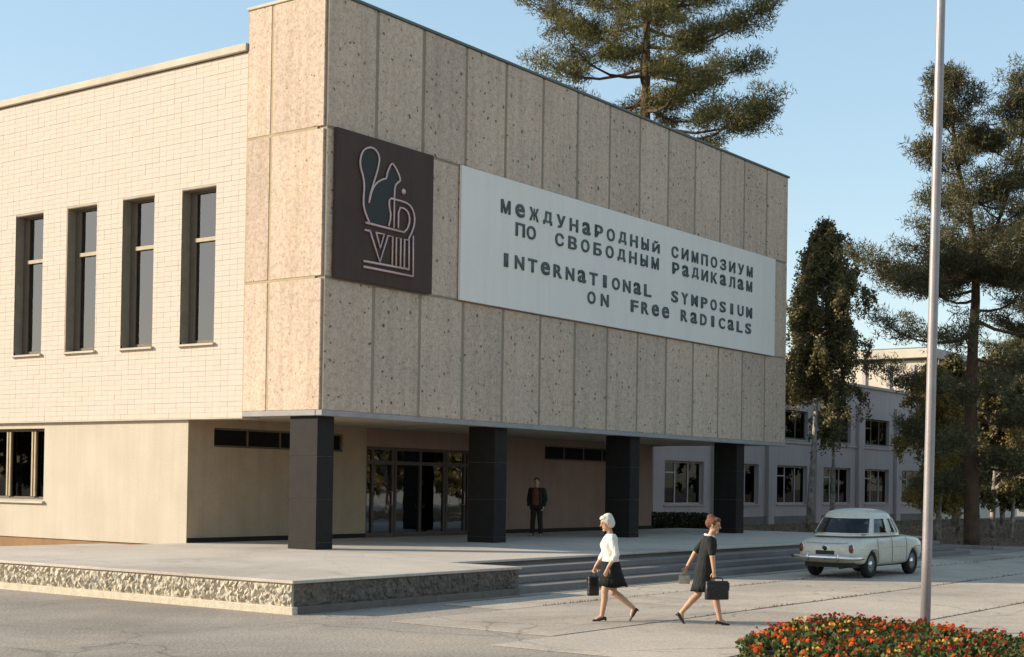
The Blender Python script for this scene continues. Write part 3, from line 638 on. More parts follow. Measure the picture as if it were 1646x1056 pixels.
def make_pine(label, base, H, z0, lenf, seed, nbr=46, r0=.36, lean=(0, 0), needle='needle', clump=(.52, .52, .24), per=60, nl=.20, nw=.030, cat='tree', group=None, leaders=None, elf=None, sec=(5, 8)):
    rng = np.random.default_rng(seed); rr = random.Random(seed)
    t = thing('pine_tree', label, cat, base, 0, group)
    tr = MB(); heads = []
    lead = leaders or [[(0, 0, -.1), (lean[0]*.3, lean[1]*.3, H*.35), (lean[0]*.8, lean[1]*.8, H*.7), (lean[0], lean[1], H)]]
    paths = []
    for li, lp in enumerate(lead):
        P = [Vector(p) for p in lp]
        for _ in range(2):
            Q = [P[0]]
            for a, b_ in zip(P[:-1], P[1:]): Q += [a*.75+b_*.25, a*.25+b_*.75]
            P = Q + [P[-1]]
        zz = P[-1].z; rad = [max(.035, (r0 if li == 0 else r0*.6)*(1-.88*max(0, p.z)/zz)) for p in P]
        tr.tube(P, rad, 9); paths.append(P)
    def at(P, z):
        for a, b_ in zip(P[:-1], P[1:]):
            if b_.z >= z: u = (z-a.z)/max(1e-6, b_.z-a.z); return a.lerp(b_, max(0, u))
        return P[-1].copy()
    az = rr.uniform(0, 6.28)
    for i in range(nbr):
        u = (i+rr.uniform(-.3, .3))/nbr; u = min(max(u, 0), .995)
        P = paths[i % len(paths)]; zmax = P[-1].z; z = z0 + (zmax-z0)*u
        p = at(P, z); az += 2.4 + rr.uniform(-.5, .5)
        L = lenf(z/H)*rr.uniform(.62, 1.12); el = (elf(z/H) if elf else R(-10 + 58*u*u)) + rr.uniform(-.12, .12)
        d = Vector((math.cos(az)*math.cos(el), math.sin(az)*math.cos(el), math.sin(el)))
        side = Vector((-math.sin(az), math.cos(az), 0)); pts = []; wob = rr.uniform(-.25, .25)
        for k in range(6):
            v = k/5; pts.append(p + d*L*v + side*(wob*math.sin(v*3)*L*.3) + Vector((0, 0, L*(.16*v*v - .10*math.sin(v*math.pi)))))
        tr.tube(pts, [max(.014, .028*L**.7*(1-.85*k/5)) for k in range(6)], 5, cap=False)
        for k in range(rr.randint(*sec)):
            v = rr.uniform(.25, 1.0)**.8; q = pts[0].lerp(pts[0], 0)
            f_ = v*5; a = min(4, int(f_)); q = pts[a].lerp(pts[a+1], f_-a)
            sg = 1 if k % 2 else -1; sl = L*rr.uniform(.12, .32)*(1.25-v*.5)
            e = q + (side*sg*rr.uniform(.5, 1) + d*rr.uniform(.3, .9) + Vector((0, 0, rr.uniform(.0, .45)))).normalized()*sl
            tr.tube([q, q.lerp(e, .5)+Vector((0, 0, -.04)), e], [.016, .012, .008], 4, cap=False)
            heads.append(e); heads.append(q.lerp(e, .62))
        heads.append(pts[-1])
    tr.build('trunk', M['pinebark'], t, fix=False)
    # each head: 3 smaller clusters so that the pads look ragged
    cs = []
    for h_ in heads:
        for _ in range(3): cs.append((h_.x+rr.gauss(0, .26), h_.y+rr.gauss(0, .26), h_.z+rr.gauss(.08, .17)))
    V = needles(cs, per//3, clump, nl, nw, rng)
    link('crown', tri_mesh('crown', V, M[needle]), t)
    return t
def make_birch(label, base, H, z0, wid, seed, leafm, nbr=40, leaf=.10, nleaf=16000, r0=.16, lean=(0, 0), stems=1, group=None, name='birch_tree', bark='birchbark', hang=1.0):
    rng = np.random.default_rng(seed); rr = random.Random(seed)
    t = thing(name, label, 'tree', base, 0, group); tr = MB(); twigs = []
    for s_ in range(stems):
        ox, oy = (rr.uniform(-.25, .25), rr.uniform(-.25, .25)) if s_ else (0, 0)
        ln = (lean[0]+rr.uniform(-.5, .5)*(s_ > 0), lean[1]+rr.uniform(-.5, .5)*(s_ > 0))
        P = [Vector((ox + ln[0]*u**1.5 + .06*math.sin(u*9+s_), oy + ln[1]*u**1.5 + .06*math.cos(u*7), -.1 + (H+.1)*u)) for u in np.linspace(0, 1, 9)]
        tr.tube(P, [max(.02, r0*(1-.9*i/8)) for i in range(9)], 8)
        for i in range(nbr//stems):
            u = i/(nbr//stems); z = z0 + (H-z0)*u*.97; k = min(7, int(z/H*8)); p = P[k].lerp(P[k+1], min(1, z/H*8-k)); az = rr.uniform(0, 6.28)
            L = wid(u)*rr.uniform(.55, 1.1); pts = []
            d = Vector((math.cos(az), math.sin(az), 0))
            for q in range(5):
                v = q/4; pts.append(p + d*L*v + Vector((0, 0, L*(.75*v - .62*v*v*hang))))
            tr.tube(pts, [max(.008, .035*(1-.85*q/4)*(L/1.5)**.5) for q in range(5)], 4, cap=False)
            for k2 in range(7):
                v = rr.uniform(.3, 1)*4; a = min(3, int(v)); q = pts[a].lerp(pts[a+1], v-a); ll = rr.uniform(.35, 1.25)*hang
                e = q + Vector((rr.gauss(0, .22), rr.gauss(0, .22), -ll)); twigs.append((q, e))
    tr.build('trunk', M[bark], t, fix=False)
    tw = np.array([[*a, *b_] for a, b_ in twigs]); idx = rng.integers(0, len(tw), nleaf); f_ = rng.random(nleaf)[:, None]
    c = tw[idx, :3]*(1-f_) + tw[idx, 3:]*f_ + rng.normal(0, .085, (nleaf, 3))
    link('crown', tri_mesh('crown', leaves(c, leaf, rng), M[leafm], 4), t)
    return t
def W(px, py, depth):
    """world point along the line of sight of photograph position (px, py) at a given distance; used once, to survey where things stand"""
    X2, Y2 = (px-823)/2350.27, (741.2-py)/2350.27
    return CAM + depth*(f2 + r3*X2 + u3*Y2)
def base_at(px, depth, z=.1): p = W(px, 800, depth); return (p.x, p.y, z)

make_pine('tall pine with spreading orange-barked crown rising behind the facade roof', (31.45, 10.5, .1), 28.5, 15.2,
          lambda h: 3.6 if h < .60 else (5.7 if h < .86 else max(1.2, 5.6*(1-h)/.14)), 11, nbr=58, r0=.50, needle='needle', per=150, clump=(.52, .52, .36), sec=(7, 10), nl=.26, nw=.042, elf=lambda h: R(-6 + 46*max(0, (h-.6)/.4)**1.5))
make_pine('dark forked pine behind the flagpole and white car, with branches down low', base_at(1563, 54.5), 17.6, 2.3,
          lambda h: 2.9 if h < .22 else 3.6 if h < .36 else (4.5 if h < .60 else max(.7, 3.0*(1-h)/.40+.4)), 23, nbr=84, r0=.31, needle='needle_dark', per=105, clump=(.38, .38, .28), nl=.22, nw=.038,
          leaders=[[(0, 0, -.1), (-.1, .1, 6), (.15, -.1, 11), (-.45, .65, 14.4), (-.55, .80, 17.5)], [(.12, -.08, 10.2), (.6, -.8, 12.4), (.95, -1.35, 14.6), (1.05, -1.55, 16.9)]], sec=(5, 8))
make_birch('slim dark drooping birch standing just past the right end of the facade', base_at(1302, 66), 14.4, 6.4, lambda u: 2.15 if u < .62 else (1.5 if u < .8 else 1.0*(1-u)/.2+.5), 5, 'birchleaf', nbr=96, nleaf=70000, leaf=.125, lean=(.45, -.6), hang=1.25)
make_birch('golden drooping birch with pale trunk beside the dark forked pine', base_at(1508, 59), 7.3, 1.7, lambda u: 1.85*(1-u)**.4+.2, 8, 'goldleaf', nbr=60, nleaf=34000, leaf=.115, stems=2, r0=.10)
make_birch('small dark leafy tree before the upper windows of the far building', base_at(1338, 74), 7.2, 4.6, lambda u: 1.15*(1-u)**.4+.15, 9, 'birchleaf', nbr=22, nleaf=5000, leaf=.13, name='young_tree')
BGG = 'wood at the right edge beyond the lawn'
p2 = make_pine('tall pine at the right edge of the wood beyond the lawn', base_at(1690, 70), 15.0, 3.0, lambda h: 3.4*(1-h)**.5+.6, 31, nbr=60, r0=.3, needle='needle_dark', per=120, clump=(.55, .55, .3), nl=.24, nw=.05)
b2 = make_birch('broad leafy tree filling the gap left of the forked pine trunk', base_at(1535, 84), 10.0, 1.6, lambda u: 2.6*(1-u)**.45+.3, 14, 'birchleaf', nbr=70, nleaf=34000, leaf=.19, name='leafy_tree', hang=.8)
def tcopy(src, label, base, sc, rz):
    c = copy_tree(src); c.location = base; c.rotation_euler.z = rz; c.scale = (sc,)*3; c['label'] = label; return c
tcopy(b2, 'leafy tree far right in the wood, behind the thin pale trunk', base_at(1612, 90), 1.05, 2.0)
tcopy(b2, 'low leafy tree at the far right edge of the picture', base_at(1665, 78), .75, 4.0)
tcopy(p2, 'more distant pine rising in the wood right of the forked pine', base_at(1655, 100), .85, 2.2)
make_birch('thin pale birch trunk standing on the lawn at far right', base_at(1628, 63), 5.6, 3.4, lambda u: .9*(1-u)**.4+.1, 19, 'goldleaf', nbr=16, nleaf=2200, leaf=.10, r0=.10)
tcopy(b2, 'dense leafy tree close behind and right of the forked pine trunk', base_at(1598, 64), .82, 1.1)
tcopy(b2, 'leafy tree between the golden birch and the forked pine', base_at(1540, 69), .68, 5.1)
# trees across the forecourt, seen only mirrored in the glass; rear-left belt added to darken side windows
k = 0
for (x, y, s_, src) in ((45.5, -28.2, .9, b2), (49.5, -25.2, .9, b2), (53, -32, 1.2, b2), (57, -28.5, 1.2, b2), (61, -41, 1.3, b2), (66, -36, 1.3, b2), (41, -31, .9, b2), (54, -22, .9, p2), (63, -31, 1.0, p2), (-29, 67, .95, b2), (-36, 63, 1.0, b2), (-43, 60, .95, b2), (-49, 55, 1.0, b2), (-35, 73, 1.1, b2), (-42, 69, 1.1, b2), (-56, 50, 1.0, b2), (-23, 72, 1.0, b2)):
    c = tcopy(src, 'tree across the square, seen as a reflection in the windows', (x, y, 0), s_, k*1.3); c['group'] = 'trees across the square mirrored in the windows'; k += 1
# low dark shrub in front of the far building, under the overhang
sh = thing('shrub', 'low dark clipped shrub between third and fourth columns, beyond the terrace', 'shrub', base_at(1080, 62))
rs = np.random.default_rng(3); c = rs.uniform(-1, 1, (7000, 3)); c = c[(np.abs(c)**4).sum(1) < 1.1]*np.array([2.1, .6, .42]) + np.array([0, 0, .5])
link('foliage', tri_mesh('foliage', leaves(c, .10, rs, 0), M['shrubleaf'], 4), sh); sh.rotation_euler.z = R(-30)
st = MB()
for i in range(9): x = -1.7+i*.42; st.tube([(x, 0, -.05), (x+.05, .05, .35), (x-.1, -.1, .8)], [.03, .02, .01], 5)
st.build('stems', M['pinebark'], sh)

# ------------------------------------------------------------------ flagpole
pb = W(1487, 1005, 21.6); pole = thing('flagpole', 'tall bare grey steel flagpole rising from behind the flower bed', 'flagpole', (pb.x, pb.y, 0))
pm_ = MB(); pm_.lathe([(0, 0), (.073, 0), (.073, 1.2), (.069, 6), (.062, 11.4), (.056, 11.45), (.0, 11.5)], 20); o = pm_.build('pole', M['pole'], pole)
tilt = rt*math.sin(R(.85)); o.rotation_euler = Vector((tilt.x, tilt.y, 1)).to_track_quat('Z', 'Y').to_euler()
MB().lathe([(0, 0), (.16, 0), (.16, .03), (.10, .05), (.09, .10), (.0785, .11)], 20).build('base_collar', M['pole'], pole)

# ------------------------------------------------------------------ flower bed
bc = CAM + fw*17.3 + rt*((1500-823)/2350*17.3); BRX, BRY = 2.25, 4.7; SE = lambda v: math.copysign(abs(v)**1.35, v)
def bedpt(a, q, z): p = bc + rt*(SE(math.cos(a))*BRX*q) + fw*(SE(math.sin(a))*BRY*q); return (p.x, p.y, z)
def bedz(q): return .015 + .09*(1-q*q)
mb = MB(); mb.grid([[bedpt(k*2*math.pi/48, q, bedz(q)) for k in range(48)] for q in (1.0, .9, .7, .5, .25, .01)], closeu=True)
bed = tag(mb.build('flower_bed', M['soil']), kind='structure')
def plant_meshes(seed, colour):
    rr = random.Random(seed); rng = np.random.default_rng(seed)
    c = rng.normal(0, 1, (150, 3)); c /= np.linalg.norm(c, axis=1)[:, None]; c *= (rng.random(150)**.5)[:, None]; c = c*np.array([.17, .17, .12]) + np.array([0, 0, .12]); c[:, 2] = np.clip(c[:, 2], .015, 1)
    fol = tri_mesh('foliage', leaves(c, .075, rng, -.2), M['mgleaf'], 4)
    bl = []
    for k in range(rr.randint(3, 6)):
        a = rr.uniform(0, 6.28); q = rr.uniform(0, .15); cx, cy, cz = q*math.cos(a), q*math.sin(a), rr.uniform(.19, .28); rad = rr.uniform(.022, .040); V = []
        tl = Vector((rr.gauss(0, .35), rr.gauss(0, .35), 1)).normalized(); e1 = tl.orthogonal().normalized(); e2 = tl.cross(e1)
        for ring, (f_, zz) in enumerate(((1, .0), (.75, .012), (.45, .022))):
            for p in range(9):
                b0 = p*2*math.pi/9+ring*.3; b1 = b0+.75; m_ = (b0+b1)/2; C0 = Vector((cx, cy, cz)) + tl*zz
                pt = lambda an, r_, h: tuple(C0 + e1*math.cos(an)*r_ + e2*math.sin(an)*r_ + tl*h)
                V += [pt(m_, rad*.1, 0), pt(b0, rad*f_*.85, .012), pt(m_, rad*f_*1.1, .004+rr.uniform(-.008, .008)), pt(b1, rad*f_*.85, .012)]
        bl.append(tri_mesh('bloom', np.array(V), M[colour], 4))
    return fol, bl
variants = [(c, plant_meshes(100+i, c)) for i, c in enumerate(('orange', 'orange', 'orange', 'red', 'orange', 'yellow', 'orange', 'orange', 'red'))]
words = dict(orange='orange marigold plant', red='rust-red marigold plant', yellow='yellow marigold plant')
cnt = 0; tries = 0; placed = []
while cnt < 298 and tries < 12000:
    tries += 1; a = random.uniform(0, 6.28); q = math.sqrt(random.random())*.97; p = Vector(bedpt(a, q, bedz(q)))
    if p.y < -60 or any((p-o_).length < .235 for o_ in placed): continue
    placed.append(p); d = (p-CAM); row = 'far rim' if math.sin(a)*q > .75 else ('left rim' if math.cos(a) < -.3 and q > .8 else ('right side' if math.cos(a)*q > .25 else 'middle'))
    bare = (math.sin(a)*q < .55 and random.random() < .42)
    cname, (fol, bl) = random.choice(variants)
    t = thing('marigold_plant', ('small green marigold plant hardly in bloom' if bare else words[cname]) + ' growing at the %s of the flower bed' % row, 'flower', p, random.uniform(0, 6.28), 'marigolds in the bed by the flagpole: %s, %s' % ('budding' if bare else cname, row))
    s_ = random.uniform(.62, .95); t.scale = (s_,)*3
    link('foliage', fol, t)
    for b_ in (bl[:1] if bare else bl): link('bloom', b_, t)
    cnt += 1

# ------------------------------------------------------------------ people
def capsule(mb, a, ra, b, rb, seg=12, flat=None):
    """tapered round-ended limb; flat = (axis, factor) squeezes the section"""
    a, b = Vector(a), Vector(b); t = (b-a).normalized(); e1 = t.orthogonal().normalized()
    if flat: e1 = (Vector(flat[0]) - t*t.dot(Vector(flat[0]))).normalized()
    e2 = t.cross(e1); k1 = flat[1] if flat else 1.0
    rings = []
    for (c, r, s) in [(a, ra, -1)]+[(b, rb, 1)]:
        angs = [R(-80), R(-55), R(-28), 0] if s < 0 else [0, R(28), R(55), R(80)]
        for an in angs: rings.append((c + t*math.sin(an)*r, r*math.cos(an)))
    P = [[c + (e1*math.cos(k*2*math.pi/seg)*k1 + e2*math.sin(k*2*math.pi/seg))*r for k in range(seg)] for c, r in rings]
    o = len(mb.v); mb.grid(P, closeu=True); n = len(mb.v)-o
    mb.f += [tuple(o+k for k in range(seg))[::-1], tuple(o+n-seg+k for k in range(seg))]; mb.sm += [True, True]
def loft(mb, secs, seg=20):
    """closed body of elliptical sections: (centre, rx, ry)"""
    P = [[(c[0]+rx*math.cos(k*2*math.pi/seg), c[1]+ry*math.sin(k*2*math.pi/seg), c[2]) for k in range(seg)] for c, rx, ry in secs]
    o = len(mb.v); mb.grid(P, closeu=True); n = len(mb.v)-o
    mb.f += [tuple(o+k for k in range(seg))[::-1], tuple(o+n-seg+k for k in range(seg))]; mb.sm += [True, True]
def fuse(mb, name, mat, parent, voxel=.008, smooth=4):
    """fuse overlapping pieces into one continuous skin"""
    me = mb.mesh(name+'_raw', mat); b = bmesh.new(); b.from_mesh(me); bmesh.ops.recalc_face_normals(b, faces=b.faces); b.to_mesh(me); b.free()
    o = bpy.data.objects.new(name+'_raw', me); COL.objects.link(o)
    m = o.modifiers.new('r', 'REMESH'); m.mode = 'VOXEL'; m.voxel_size = voxel; m.use_smooth_shade = True
    if smooth: q = o.modifiers.new('s', 'SMOOTH'); q.factor = .5; q.iterations = smooth
    dg = DG(); dg.update(); nm = bpy.data.meshes.new_from_object(o.evaluated_get(dg)); nm.name = name
    bpy.data.objects.remove(o); nm.materials.clear(); nm.materials.append(mat)
    return link(name, nm, parent)
SKIN = plain('skin', (0.50, 0.28, 0.17), .55); HAIRW = plain('white_blond_hair', (0.66, 0.62, 0.52), .8); HAIRR = plain('auburn_hair', (0.16, 0.055, 0.022), .7); HAIRD = plain('dark_hair', (0.02, 0.018, 0.015), .7)
BLACKC = plain('black_cloth', (0.020, 0.019, 0.020), .9, .1); WHITEC = plain('white_blouse_cloth', (0.72, 0.68, 0.62), .9, .1); NAVY = plain('charcoal_cloth', (0.028, 0.029, 0.028), .9, .1)
LEATHER = plain('black_leather', (0.018, 0.017, 0.016), .4); PALE = plain('pale_leather', (0.50, 0.42, 0.30), .6); RUST = plain('rust_shirt_cloth', (0.16, 0.06, 0.035), .9, .1); DKG = plain('dark_green_suit', (0.026, 0.028, 0.022), .9, .1)
EYE = plain('eye_dark', (0.02, 0.015, 0.012), .3); LIP = plain('lip', (0.35, 0.10, 0.08), .5)
def relief(m, scale, strength, stretch=(1, 1, 1), dist=.03):
    n, l = m.node_tree.nodes, m.node_tree.links; tc = n.new('ShaderNodeTexCoord'); mp = n.new('ShaderNodeMapping'); mp.inputs['Scale'].default_value = stretch
    l.new(tc.outputs['Object'], mp.inputs[0]); h = noise(n, l, scale, 3, .6, mp.outputs[0], .4); bp = n.new('ShaderNodeBump'); setin(bp, Strength=strength, Distance=dist)
    l.new(h, bp.inputs['Height']); l.new(bp.outputs[0], n['Principled BSDF'].inputs['Normal'])
for m_ in (BLACKC, WHITEC, NAVY, RUST, DKG): relief(m_, 9, .9, (1, 1, .45), .05)
for m_ in (HAIRW, HAIRR, HAIRD): relief(m_, 70, .9, (1, 1, .3), .02)
relief(LEATHER, 14, .5, (1, 1, 1), .03)
def hand(mb, wrist, dirv, side, palmn, curl=.5, thumb=1):
    """palm, four unequal bent fingers and a thumb at the side of the palm"""
    w = Vector(wrist); d = Vector(dirv).normalized(); s = Vector(side); s = (s - d*d.dot(s)).normalized(); n = d.cross(s)*1.0
    if n.dot(Vector(palmn)) < 0: n = -n
    capsule(mb, w, .023, w+d*.075, .034, 10, (n, .52))
    for k, (o, L) in enumerate(((-.027, .062), (-.009, .073), (.009, .069), (.026, .052))):
        p = w+d*.088+s*o; c1 = curl*(.8+.12*k); q = p + (d*math.cos(c1)+n*math.sin(c1))*L*.55; c2 = c1+curl*1.1
        e = q + (d*math.cos(c2)+n*math.sin(c2))*L*.5
        capsule(mb, p, .0098, q, .0092, 7); capsule(mb, q, .0092, e, .0075, 7)
    p = w+d*.03-s*.026*thumb; q = p + (d*.6-s*.65*thumb+n*.35).normalized()*.038; e = q+(d*.85-s*.1*thumb+n*.45).normalized()*.03
    capsule(mb, p, .013, q, .0105, 7); capsule(mb, q, .0105, e, .0085, 7)
def head(t, mb, c, tilt=0.0, turn=0.0, hair=None, style='bob', k=1.0):
    """head on neck, face towards +X before turning; returns nothing, adds hair/eyes/mouth parts"""
    c = Vector(c); rot = Matrix.Rotation(turn, 3, 'Z') @ Matrix.Rotation(tilt, 3, 'Y')
    def T(p): return tuple(c + rot @ (Vector(p)*k))
    def ell(m_, ctr, rx, ry, rz, seg=14):
        P = []
        for i in range(1, 10):
            ph = math.pi*i/10; P.append([T((ctr[0]+rx*math.sin(ph)*math.cos(a), ctr[1]+ry*math.sin(ph)*math.sin(a), ctr[2]+rz*math.cos(ph))) for a in [2*math.pi*q/seg for q in range(seg)]])
        o = len(m_.v); m_.grid(P, closeu=True); m_.f += [tuple(o+q for q in range(seg)), tuple(o+8*seg+q for q in range(seg))[::-1]]; m_.sm += [True, True]
    ell(mb, (0, 0, .02), .094, .076, .098); ell(mb, (.022, 0, -.045), .066, .055, .068)
    capsule(mb, T((.088, 0, .012)), .009, T((.106, 0, -.022)), .014, 8); capsule(mb, T((.07, -.016, -.095)), .02, T((.07, .016, -.095)), .02, 8)
    for s in (-1, 1):
        capsule(mb, T((-.005, s*.076, .015)), .013, T((0, s*.080, -.02)), .010, 7); capsule(mb, T((.082, s*.018, .034)), .011, T((.078, s*.048, .032)), .010, 7)
        e = MB(); e.lathe([(0, -.008), (.007, -.005), (.010, 0), (.007, .005), (0, .008)], 8, 'x'); o = e.build('eye', EYE, t); o.location = T((.086, s*.033, .010)); o.rotation_euler = rot.to_euler(); o.scale = (k,)*3
    mo = MB(); mo.tube([T((.079, -.024, -.062)), T((.089, 0, -.060)), T((.079, .024, -.062))], [.004, .007, .004], 6); mo.build('mouth', LIP, t)
    h = MB(); ell(h, (-.018, 0, .040), .100, .090, .096)
    if style == 'bob':
        ell(h, (-.045, 0, -.005), .078, .092, .085); ell(h, (.03, 0, .085), .07, .075, .045); ell(h, (-.03, 0, .10), .075, .07, .05)
    elif style == 'updo':
        ell(h, (-.055, 0, .03), .080, .086, .085); ell(h, (-.06, 0, .11), .062, .062, .05); ell(h, (.035, 0, .09), .06, .07, .038)
    else: ell(h, (-.025, 0, .055), .092, .082, .075)
    # keep the face free of hair
    hv = [];
    inv = rot.transposed()
    for v in h.v:
        q = inv @ (Vector(v)-c)/k
        if q.x > .045 and q.z < .062: q.x = .045 - (q.x-.045)*.1
        if style == 'short' and q.z < .0 and q.x > -.03: q.y *= .7; q.x = min(q.x, -.02)
        hv.append(tuple(c + rot @ (q*k)))
    h.v = hv; fuse(h, 'hair', hair, t, .008, 3)
def person(label, loc, rz, build): 
    t = thing('person', label, 'person', loc, rz); build(t); return t
def shoe(t, ank, toe_dir, pitch, mat, name='shoe', heel=.03):
    m_ = MB(); a = Vector(ank); d = Vector((toe_dir[0], toe_dir[1], 0)).normalized(); dd = (d*math.cos(pitch) - Vector((0, 0, 1))*math.sin(pitch)); u = Vector((0, 0, 1))*math.cos(pitch) + d*math.sin(pitch)
    b0 = a - u*.055 - dd*.035
    capsule(m_, b0, .033, b0+dd*.09-u*.008, .036, 10, (u, .8)); capsule(m_, b0+dd*.09-u*.008, .036, b0+dd*.175-u*.018, .026, 10, (u, .62))
    capsule(m_, b0-dd*.012, .02, b0-dd*.014-u*heel, .016, 8)
    fuse(m_, name, mat, t, .007, 2)
def leg(mb, hip, knee, ank, k=1.0, r=(.085, .056, .052, .036)):
    capsule(mb, hip, r[0]*k, knee, r[1]*k, 14); kn = Vector(knee); an = Vector(ank); calf = kn.lerp(an, .32) + Vector((-.012, 0, 0))
    capsule(mb, knee, r[2]*k, calf, .053*k, 12); capsule(mb, calf, .053*k, ank, r[3]*k, 12)
    
# woman in a white blouse walking to the left
def woman_a(t):
    b = MB(); loft(b, [((0, 0, .80), .105, .15), ((0, 0, .90), .115, .165), ((.0, 0, 1.02), .09, .125), ((.01, 0, 1.16), .105, .15), ((0, 0, 1.30), .085, .165), ((0, 0, 1.345), .05, .09)])
    capsule(b, (0, 0, 1.31), .05, (.035, 0, 1.42), .045)
    leg(b, (.01, .085, .82), (.09, .08, .46), (.125, .075, .095)); leg(b, (0, -.085, .82), (-.06, -.085, .44), (-.37, -.085, .20))
    capsule(b, (.125, .075, .08), .032, (.21, .08, .035), .025); capsule(b, (-.37, -.085, .19), .032, (-.34, -.08, .08), .026)
    # near (left) arm slightly forward, far arm forward with the bag
    capsule(b, (-.01, .185, 1.295), .05, (-.075, .215, 1.04), .040); capsule(b, (-.075, .215, 1.04), .038, (.05, .225, .84), .026); hand(b, (.05, .225, .84), (.35, 0, -1), (0, 0, 0) if 0 else (1, 0, 0), (0, -1, 0), .45)
    capsule(b, (0, -.185, 1.295), .05, (.08, -.215, 1.05), .040); capsule(b, (.08, -.215, 1.05), .038, (.215, -.22, .83), .026); hand(b, (.215, -.22, .83), (.3, 0, -1), (1, 0, 0), (0, 1, 0), 1.1)
    head(t, b, (.06, 0, 1.51), .22, 0.1, HAIRW, 'bob', 1.02)
    fuse(b, 'body', SKIN, t, .0065, 3)
    bl = MB(); loft(bl, [((0, 0, .915), .135, .180), ((-.005, 0, .99), .122, .162), ((.015, 0, 1.10), .132, .168), ((.03, 0, 1.18), .140, .172), ((.005, 0, 1.29), .11, .185), ((.0, 0, 1.345), .07, .11)])
    for s, e in ((1, (-.075, .215, 1.04)), (-1, (.08, -.215, 1.05))): capsule(bl, (-.005, s*.185, 1.29), .066, e, .054); 
    capsule(bl, (-.075, .215, 1.05), .052, (-.02, .22, .955), .045); capsule(bl, (.08, -.215, 1.05), .052, (.14, -.217, .955), .045)
    fuse(bl, 'blouse', WHITEC, t, .009, 4)
    sk = MB(); seg = 40; P = []
    for z, rx, ry, ox in ((.955, .118, .160, 0), (.90, .145, .185, 0), (.78, .165, .195, -.01), (.64, .195, .195, -.03), (.535, .225, .195, -.05)):
        P.append([(ox + (rx+.010*math.sin(k*.9+z*3)*(1-z))*math.cos(k*2*math.pi/seg), (ry+.012*math.sin(k*1.3)*(1-z))*math.sin(k*2*math.pi/seg), z+.012*math.sin(k*.5)*(z < .6)) for k in range(seg)])
    P.append([(x*.93, y*.93, z+.012) for x, y, z in P[-1]]); P.append([(x*.8, y*.8, .86) for x, y, z in P[1]])
    sk.grid(P, closeu=True); sk.build('skirt', BLACKC, t)
    shoe(t, (.125, .075, .10), (1, .05), .12, LEATHER); shoe(t, (-.345, -.085, .175), (1, 0), .95, LEATHER)
ra = math.atan2(.808, -.589)
wa_p = W(980, 999, 22.6)
wa = person('woman in white blouse and black skirt, pale hair, striding left past the steps', (wa_p.x, wa_p.y, .012), ra, woman_a)
# woman in a dark dress walking to the right
def woman_b(t):
    b = MB(); loft(b, [((0, 0, .80), .105, .15), ((0, 0, .90), .115, .165), ((.02, 0, 1.02), .09, .125), ((.05, 0, 1.16), .105, .15), ((.07, 0, 1.30), .085, .165), ((.075, 0, 1.345), .05, .09)])
    capsule(b, (.075, 0, 1.31), .05, (.115, 0, 1.42), .045)
    leg(b, (.01, .085, .82), (-.08, .085, .45), (-.33, .085, .17)); leg(b, (.02, -.085, .82), (.17, -.08, .47), (.235, -.075, .095))
    capsule(b, (.235, -.075, .08), .032, (.32, -.08, .035), .025); capsule(b, (-.33, .085, .16), .032, (-.31, .085, .07), .026)
    # near (right) arm carries the briefcase, far arm swings back with a small bag
    capsule(b, (.06, -.185, 1.295), .052, (.09, -.225, 1.04), .042); capsule(b, (.09, -.225, 1.04), .040, (.115, -.235, .82), .027); hand(b, (.115, -.235, .82), (.12, 0, -1), (1, 0, 0), (0, 1, 0), 1.15)
    capsule(b, (.05, .185, 1.295), .052, (-.12, .225, 1.07), .042); capsule(b, (-.12, .225, 1.07), .040, (-.235, .235, .86), .027); hand(b, (-.235, .235, .86), (-.4, 0, -1), (1, 0, 0), (0, -1, 0), 1.0)
    head(t, b, (.135, 0, 1.51), .15, -.35, HAIRR, 'updo', 1.02)
    fuse(b, 'body', SKIN, t, .0065, 3)
    bl = MB(); loft(bl, [((-.005, 0, .60), .165, .185), ((0, 0, .72), .160, .190), ((0, 0, .86), .148, .190), ((.01, 0, .99), .118, .155), ((.045, 0, 1.12), .130, .168), ((.06, 0, 1.19), .132, .172), ((.07, 0, 1.29), .11, .185), ((.075, 0, 1.345), .068, .10)])
    for s, e in ((-1, (.083, -.218, 1.10)), (1, (-.085, .217, 1.12))): capsule(bl, (.06, s*.185, 1.29), .068, e, .060)
    fuse(bl, 'dress', NAVY, t, .009, 4)
    hm = MB(); P = []
    for z, rx, ry, ox in ((.66, .155, .178, -.005), (.60, .172, .192, -.01), (.505, .185, .198, -.02)): P.append([(ox+(rx+.008*math.sin(k*1.1))*math.cos(k*2*math.pi/36), (ry+.008*math.sin(k*1.7))*math.sin(k*2*math.pi/36), z) for k in range(36)])
    P.append([(x*.93, y*.93, z+.01) for x, y, z in P[-1]]); hm.grid(P, closeu=True); hm.build('dress_hem', NAVY, t)
    co = MB(); co.tube([(.075+.072*math.cos(a), .088*math.sin(a), 1.352+.018*math.cos(a)*-1) for a in [2*math.pi*q/16 for q in range(17)]], .017, 8); co.build('collar', WHITEC, t)
    shoe(t, (.235, -.075, .10), (1, -.05), .12, LEATHER); shoe(t, (-.31, .085, .15), (1, 0), .9, LEATHER)
wb_p = W(1131, 1004, 22.25)
wb = person('red-haired woman in dark short-sleeved dress walking right', (wb_p.x, wb_p.y, .012), math.atan2(-.808, .589), woman_b)
